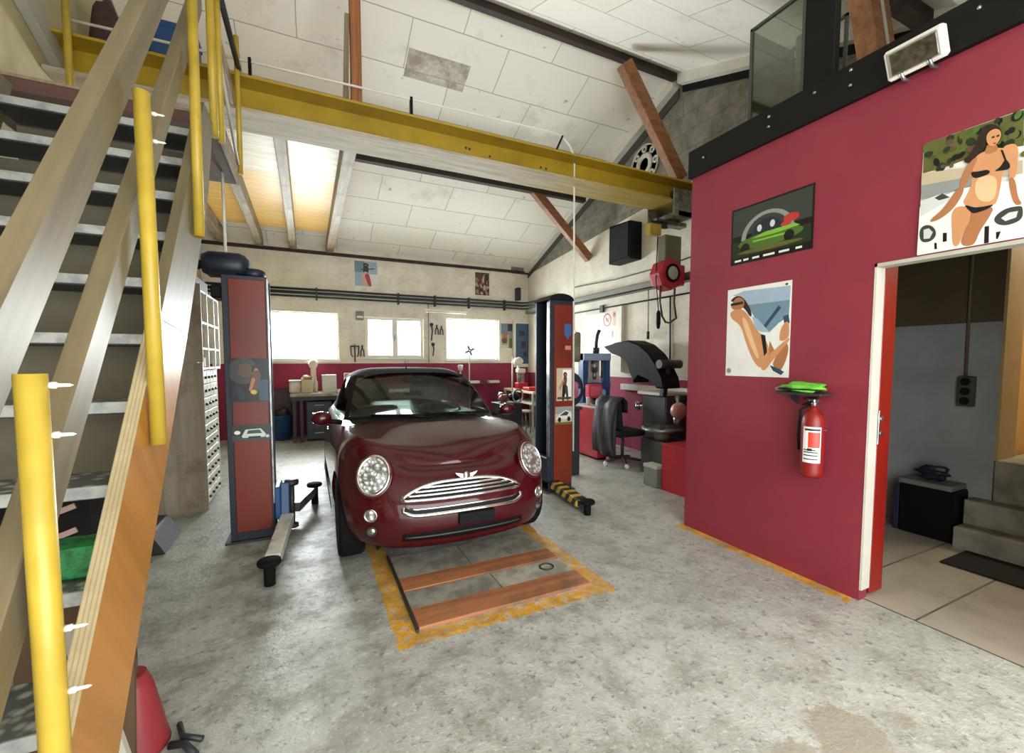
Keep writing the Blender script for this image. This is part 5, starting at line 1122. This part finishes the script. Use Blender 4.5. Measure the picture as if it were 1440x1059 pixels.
b = B(); lathe(b, [(0, zb), (.03, zb), (.035, zb+.12), (.03, zb+.2), (.012, zb+.24), (.012, zb+.3), (0, zb+.3)], (.14, 9.1, 0), 'Z', 14); obj('spray_bottle', b, M('bottle_cream', '#DDD6C2', .4), label='slim cream bottle on the bench left of the white box', cat='bottle')
b = B(); lathe(b, [(0, zb), (.05, zb), (.05, zb+.46), (.07, zb+.48), (.09, zb+.56), (.05, zb+.62), (0, zb+.63)], (.10, 9.3, 0), 'Z', 14); obj('bench_lamp', b, M('pinkish_white', '#E3D2C8', .4), label='pinkish white lamp standing at the back of the bench', cat='lamp')
o = onbench('cardboard_box', .78, 9.15, .26, .25, .36, M('cardboard', '#B59F7A', .8), 'brown cardboard box on the bench beside the car roof', 'box', .004)
b = B(); box(b, .70, .86, 9.02, 9.026, 1.0, 1.14); obj('box_label', b, m_brown.copy() if False else M('box_brown', '#6E4A35', .7), o)
o = onbench('paper_stack', .58, 8.95, .16, .2, .05, m_wht, 'low stack of white papers right of the white box', 'papers', .003)
o = onbench('green_bottle', .97, 9.0, .07, .07, .24, M('dark_green_bottle', '#2F3F2E', .4), 'small dark green bottle on the bench next to the cardboard box', 'bottle', .02)
rt = thing('blue_bin', 'blue plastic bin on the floor under the left window', 'bin', (-.44, 9.28, 0))
b = B(); lathe(b, [(0, 0), (.14, 0), (.17, .45), (.18, .47), (.16, .47), (.135, .02), (0, .02)], (-.46, 9.25, 0), 'Z', 20); obj('bin', b, M('bin_blue', '#204A78', .45), rt); b = B(); blob(b, (-.46, 9.25, .5), (.14, .14, .1), 2, .2, 2); obj('rubbish', b, m_dgrey, rt)
b = B(); box(b, -.72, -.30, 9.44, 9.58, .02, .95, .01); obj('dark_locker', b, M('maroon_locker', '#43262B', .5), label='low dark maroon locker behind the blue bin', cat='locker')
# blue framed board on the rear wall
rt = thing('framed_board', 'blue board in a white frame on the rear wall near the right corner', 'board', (4.8, 9.55, 1.34))
b = B(); box(b, 4.60, 4.955, 9.56, 9.59, 1.42, 2.40); obj('panel', b, M('board_blue', '#3A5878', .5), rt)
b = B(); box(b, 4.545, 4.60, 9.54, 9.598, 1.34, 2.46); box(b, 4.60, 4.96, 9.54, 9.598, 2.40, 2.46); box(b, 4.60, 4.96, 9.54, 9.598, 1.34, 1.42); obj('frame', b, m_wht, rt)
for k, (z, h) in enumerate(((2.1, .12), (1.8, .16), (1.6, .1))):
    b = B(); box(b, 4.70+.06*k, 4.85+.03*k, 9.55, 9.562, z, z+h); obj('hung_tool', b, m_dsteel, rt)
# right rear bench with clutter
rt = thing('side_bench', 'pale topped bench with shelf in the rear right corner', 'workbench', (4.5, 8.5, 0))
b = B(); box(b, 4.21, 4.96, 7.9, 9.4, .80, .85, .005); obj('worktop', b, M('pale_bench_top', '#D8D3B4', .5), rt); b = B(); box(b, 4.25, 4.95, 7.75, 9.3, .56, .60, .004); obj('lower_shelf', b, m_wht, rt)
for x in (4.23, 4.90):
    for y in (7.95, 9.35):
        b = B(); box(b, x-.02, x+.02, y-.02, y+.02, 0, .80); obj('leg', b, m_pale, rt)
b = B(); box(b, 4.22, 4.5, 8.1, 8.4, .851, .93, .008); obj('red_tray', b, M('red_tray_plastic', '#C8323C', .4), label='red tray on the pale bench in the rear right corner', cat='tray')
rt = thing('bench_grinder', 'small white and red machine standing on the pale rear bench', 'machine', (4.38, 8.8, .85))
b = B(); box(b, 4.26, 4.5, 8.7, 8.9, .851, 1.0, .01); obj('base', b, m_tred, rt); b = B(); box(b, 4.27, 4.46, 8.72, 8.88, 1.22, 1.32, .02); obj('head', b, m_wht, rt); b = B(); box(b, 4.30, 4.34, 8.76, 8.84, 1.0, 1.24); box(b, 4.40, 4.44, 8.76, 8.84, 1.0, 1.24); obj('upright', b, m_steel, rt)
b = B(); blob(b, (4.45, 9.1, 1.48), (.12, .1, .1), 2, .1, 2); cyl(b, (4.45, 9.1, .85), (4.45, 9.1, 1.42), .03, 10); obj('desk_lamp', b, m_offw, label='pale lamp head on a stalk in front of the blue framed board', cat='lamp')
b = B(); tube(b, [(3.98, 8.6, 0), (4.06, 8.6, .8), (4.14, 8.75, 1.6)], .016, 8); obj('leaning_rod', b, m_pale, label='pale rod leaning against the pale rear bench', cat='rod')
rt = thing('stool', 'small round topped stool in front of the pale rear bench', 'stool', (4.0, 7.95, 0))
b = B(); lathe(b, [(0, .44), (.145, .44), (.15, .455), (.145, .47), (0, .47)], (4.04, 7.98, 0), 'Z', 20); obj('seat', b, m_offw, rt)
for k in range(4):
    a = PI/4+PI/2*k; b = B(); tube(b, [(4.04+.11*math.cos(a), 7.98+.11*math.sin(a), .44), (4.04+.14*math.cos(a), 7.98+.14*math.sin(a), 0)], .013, 8); obj('leg', b, m_steel, rt)
rt = thing('parts_trolley', 'dark trolley heaped with parts right of the car windscreen', 'trolley', (3.7, 7.9, 0))
b = B(); box(b, 3.42, 3.86, 7.7, 8.2, .12, .62, .01); obj('body', b, m_dgrey, rt); b = B(); box(b, 3.40, 3.88, 7.68, 8.22, .62, .65, .005); obj('top', b, m_dsteel, rt)
for x in (3.46, 3.82):
    for y in (7.76, 8.14):
        b = B(); lathe(b, [(0, -.015), (.055, -.015), (.06, 0), (.055, .015), (0, .015)], (x, y, .06), 'X', 14); obj('wheel', b, m_black, rt)
for k, (x, y, s, m, lb) in enumerate(((3.49, 7.80, .10, M('rust_part', '#6A3A28', .6), 'rusty brown casting on the parts trolley'), (3.76, 7.88, .11, m_black, 'black round part on the right of the parts trolley'), (3.58, 8.06, .11, M('maroon_part', '#5A1F24', .5), 'dark maroon part at the back of the parts trolley'))):
    b = B(); blob(b, (x, y, .65+s*1.02), (s, s*.9, s*.85), 2, .18, k+1); obj('machine_part', b, m, label=lb, cat='part', group='parts heaped on the trolley')
b = B(); tube(b, [(3.76+.11*math.cos(a), 7.70, .80+.13*math.sin(a)) for a in [2*PI*j/20 for j in range(20)]], .018, 8, closed=True); obj('belt_pulley', b, m_steel, label='bright ring leaning on the parts trolley', cat='ring')
rt = thing('rear_shelf_board', 'narrow shelf with white papers on the red dado under the right window', 'shelf', (3.6, 9.5, .96))
b = B(); box(b, 3.1, 4.15, 9.38, 9.598, .95, .975); obj('shelf', b, M('shelf_brown', '#6A4A32', .6), rt)
for x in (3.35, 3.85):
    b = B(); box(b, x, x+.26, 9.40, 9.56, .976, 1.03, .003); obj('papers', b, m_wht, rt)
rt = thing('desk_fan', 'grey fan head on a thin stalk in front of the right window', 'fan', (3.25, 9.2, .0))
b = B(); tube(b, [(3.3, 9.25, 0), (3.3, 9.25, 1.62)], .015, 8); lathe(b, [(0, 0), (.16, 0), (.16, .02), (0, .03)], (3.3, 9.25, 0), 'Z', 16); obj('stalk', b, m_pale, rt)
b = B()
for r in (.04, .08, .12): tube(b, [(3.3+r*math.cos(a), 9.22, 1.72+r*math.sin(a)) for a in [2*PI*j/18 for j in range(18)]], .006, 5, closed=True)
for k in range(4):
    a = PI/2*k+.4; obox(b, (3.3+.06*math.cos(a), 9.22, 1.72+.06*math.sin(a)), .10, .01, .045, Matrix.Rotation(-a, 3, 'Y'))
obj('head', b, m_grey, rt)
b = B(); lathe(b, [(0, 1.28), (.05, 1.28), (.06, 1.34), (.05, 1.40), (0, 1.41)], (3.12, 9.35, 0), 'Z', 14); cyl(b, (3.12, 9.35, .976), (3.12, 9.35, 1.28), .02, 8); obj('gauge', b, m_offw, label='small pale gauge on a stem under the right window', cat='gauge')

# ================================================================== LEFT STORAGE RACK
rt = thing('drawer_cabinet', 'tall rack of small white drawers with plywood side, between stairs and left lift column', 'cabinet', (-1.1, 5.65, 0))
m_side = wood('grey_plywood', '#A79C88', '#8C8270', 'Z', dirt='#7A6A55')
b = B(); box(b, -1.68, -.935, 5.17, 5.19, 0, 1.478); obj('lower_side_panel', b, m_side, rt); b = B(); box(b, -1.68, -.93, 5.17, 5.19, 1.484, 2.25); obj('upper_side_panel', b, m_side, rt)
b = B(); box(b, -1.64, -.97, 5.2, 6.12, .02, 1.40); obj('carcass', b, m_pale, rt)
for r in range(10):
    for c in range(4):
        y0 = 5.21 + c*.165; z = .05 + r*.135
        b = B(); box(b, -.972, -.94, y0, y0+.155, z, z+.125, .005); d = obj('drawer', b, M('drawer_white', '#DDDCCB', .5, 0, '#C6C4B0', 9), rt)
        b = B(); box(b, -.942, -.922, y0+.05, y0+.105, z+.05, z+.075, .003); obj('drawer_pull', b, m_dgrey, d)
for y in (5.2, 5.5, 5.86, 6.12):
    b = B(); box(b, -.965, -.935, y-.012, y+.012, 1.40, 2.20); obj('upright', b, m_wht, rt)
for z in (1.42, 1.62, 1.88, 2.19):
    b = B(); box(b, -1.5, -.94, 5.19, 6.13, z-.01, z+.01); obj('shelf', b, m_wht, rt)
b = B(); box(b, -1.64, -.98, 5.90, 6.13, .02, 1.40); obj('olive_panel', b, M('olive_steel_panel', '#5F5D4A', .6), rt)
for k, (y, z, s, m, lb) in enumerate(((5.3, 1.43, .12, m_offw, 'white parts box on the rack, left one of the lowest open shelf'), (5.62, 1.43, .10, m_wht, 'small white parts box on the rack, right one of the lowest open shelf'), (5.35, 1.89, .14, m_dgrey, 'dark box on the top shelf of the white rack'))):
    b = B(); box(b, -1.2, -1.0, y, y+s*1.6, z+.002, z+s, .006); obj('parts_box', b, m, label=lb, cat='box', group='boxes on the white rack')
b = B(); box(b, -1.35, -.98, 5.25, 5.85, 2.202, 2.36, .02); obj('black_case', b, m_black, label='black case lying on top of the white drawer rack', cat='case')

# ================================================================== OFFICE
rt = thing('black_battery_box', 'black box with grey lid on the office floor beside the steps', 'box', (4.8, 1.77, .004))
b = B(); box(b, 4.70, 4.95, 1.585, 1.95, .006, .43, .012); obj('body', b, m_black, rt); b = B(); box(b, 4.69, 4.955, 1.60, 1.955, .43, .475, .008); obj('lid', b, M('lid_grey', '#6D6D68', .5), rt); b = B(); box(b, 4.71, 4.95, 1.95, 1.99, .006, .40, .006); obj('side_grip', b, M('dark_blue_plastic', '#1B2440', .5), rt)
b = B(); blob(b, (4.80, 1.755, .55), (.06, .10, .052), 3, .35, 3); obj('cable_coil', b, M('dark_navy_cable', '#1A1D2C', .5), label='bundle of dark cable lying on the black box in the office', cat='cable')
b = B(); box(b, 4.20, 4.63, .2, 1.48, .005, .018, .004); obj('door_mat', b, M('black_mat', '#121110', .95, bump=.1), label='black door mat on the tiles in front of the concrete steps', cat='mat')
rt = thing('wall_socket', 'dark triple socket box on the grey office wall with conduit above', 'socket', (4.95, 1.635, 1.12))
b = B(); box(b, 4.915, 4.968, 1.585, 1.685, 1.12, 1.37, .006); bx = obj('box', b, M('socket_grey', '#3E3E3B', .5), rt)
for z in (1.165, 1.245, 1.325):
    b = B(); lathe(b, [(.012, 0), (.03, -.002), (.032, -.008), (.026, -.01), (.012, -.004)], (4.915, 1.635, z), 'X', 16); obj('socket', b, m_black, bx)
b = B(); tube(b, [(4.955, 1.65, 1.37), (4.955, 1.66, 2.94)], .011, 8); obj('conduit', b, M('brown_conduit', '#5D5341', .6), rt)

# ================================================================== LIGHT
def area(name, loc, rot, sx, sy, power, col=(1, 1, 1), spread=PI):
    l = bpy.data.lights.new(name, 'AREA'); l.shape = 'RECTANGLE'; l.size = sx; l.size_y = sy; l.energy = power; l.color = col; l.spread = spread
    o = bpy.data.objects.new(name, l); COL.objects.link(o); o.location = loc; o.rotation_euler = rot; return o
def win_light(n, w, p): area(f'daylight_window_{n}', ((w[0]+w[1])/2, YB+.32, (w[2]+w[3])/2), (-PI/2, 0, 0), w[1]-w[0], w[3]-w[2], p, (.96, .98, 1))
win_light(1, W1, 210); win_light(2, W2, 190); win_light(3, W3, 210)
area('daylight_gate', (1.2, -1.25, 1.45), (PI/2, 0, 0), 3.4, 2.8, 135, (1, .995, .98))
area('hall_ceiling_lamp', (6.3, .9, 2.9), (0, 0, 0), .5, .5, 45, (1, .82, .55))
W = bpy.data.worlds.new('sky'); SC.world = W; W.use_nodes = True
nt = W.node_tree; nt.nodes.clear(); o = nt.nodes.new('ShaderNodeOutputWorld'); bg = nt.nodes.new('ShaderNodeBackground')
tc = nt.nodes.new('ShaderNodeTexCoord'); sx = nt.nodes.new('ShaderNodeSeparateXYZ'); nt.links.new(tc.outputs['Generated'], sx.inputs[0])
rp = nt.nodes.new('ShaderNodeValToRGB'); rp.color_ramp.elements[0].position = .48; rp.color_ramp.elements[0].color = (.8, .86, .9, 1); rp.color_ramp.elements[1].position = .62; rp.color_ramp.elements[1].color = (1, 1, 1, 1)
mr = nt.nodes.new('ShaderNodeMapRange'); mr.inputs[1].default_value = -1; mr.inputs[2].default_value = 1; nt.links.new(sx.outputs[2], mr.inputs[0]); nt.links.new(mr.outputs[0], rp.inputs[0])
nt.links.new(rp.outputs[0], bg.inputs[0]); bg.inputs[1].default_value = 3.5; nt.links.new(bg.outputs[0], o.inputs[0])

# ================================================================== CAMERA
cam = bpy.data.cameras.new('camera'); cam.sensor_width = 36; cam.lens = 609.3/1440*36; cam.shift_y = (543.84-529.5)/1440; cam.clip_start = .05; cam.clip_end = 400
co = bpy.data.objects.new('camera', cam); COL.objects.link(co); co.location = (0, 0, 1.5); co.rotation_euler = (math.radians(90-3.46), 0, math.radians(-25.244)); SC.camera = co
vs = SC.view_settings; vs.view_transform = 'Standard'; vs.look = 'None'; vs.exposure = 0.15; vs.gamma = 1; vs.use_curve_mapping = False
SC.cycles.max_bounces = 10; SC.cycles.diffuse_bounces = 6; SC.cycles.transparent_max_bounces = 12
bpy.data.meshes.remove(cut_me)
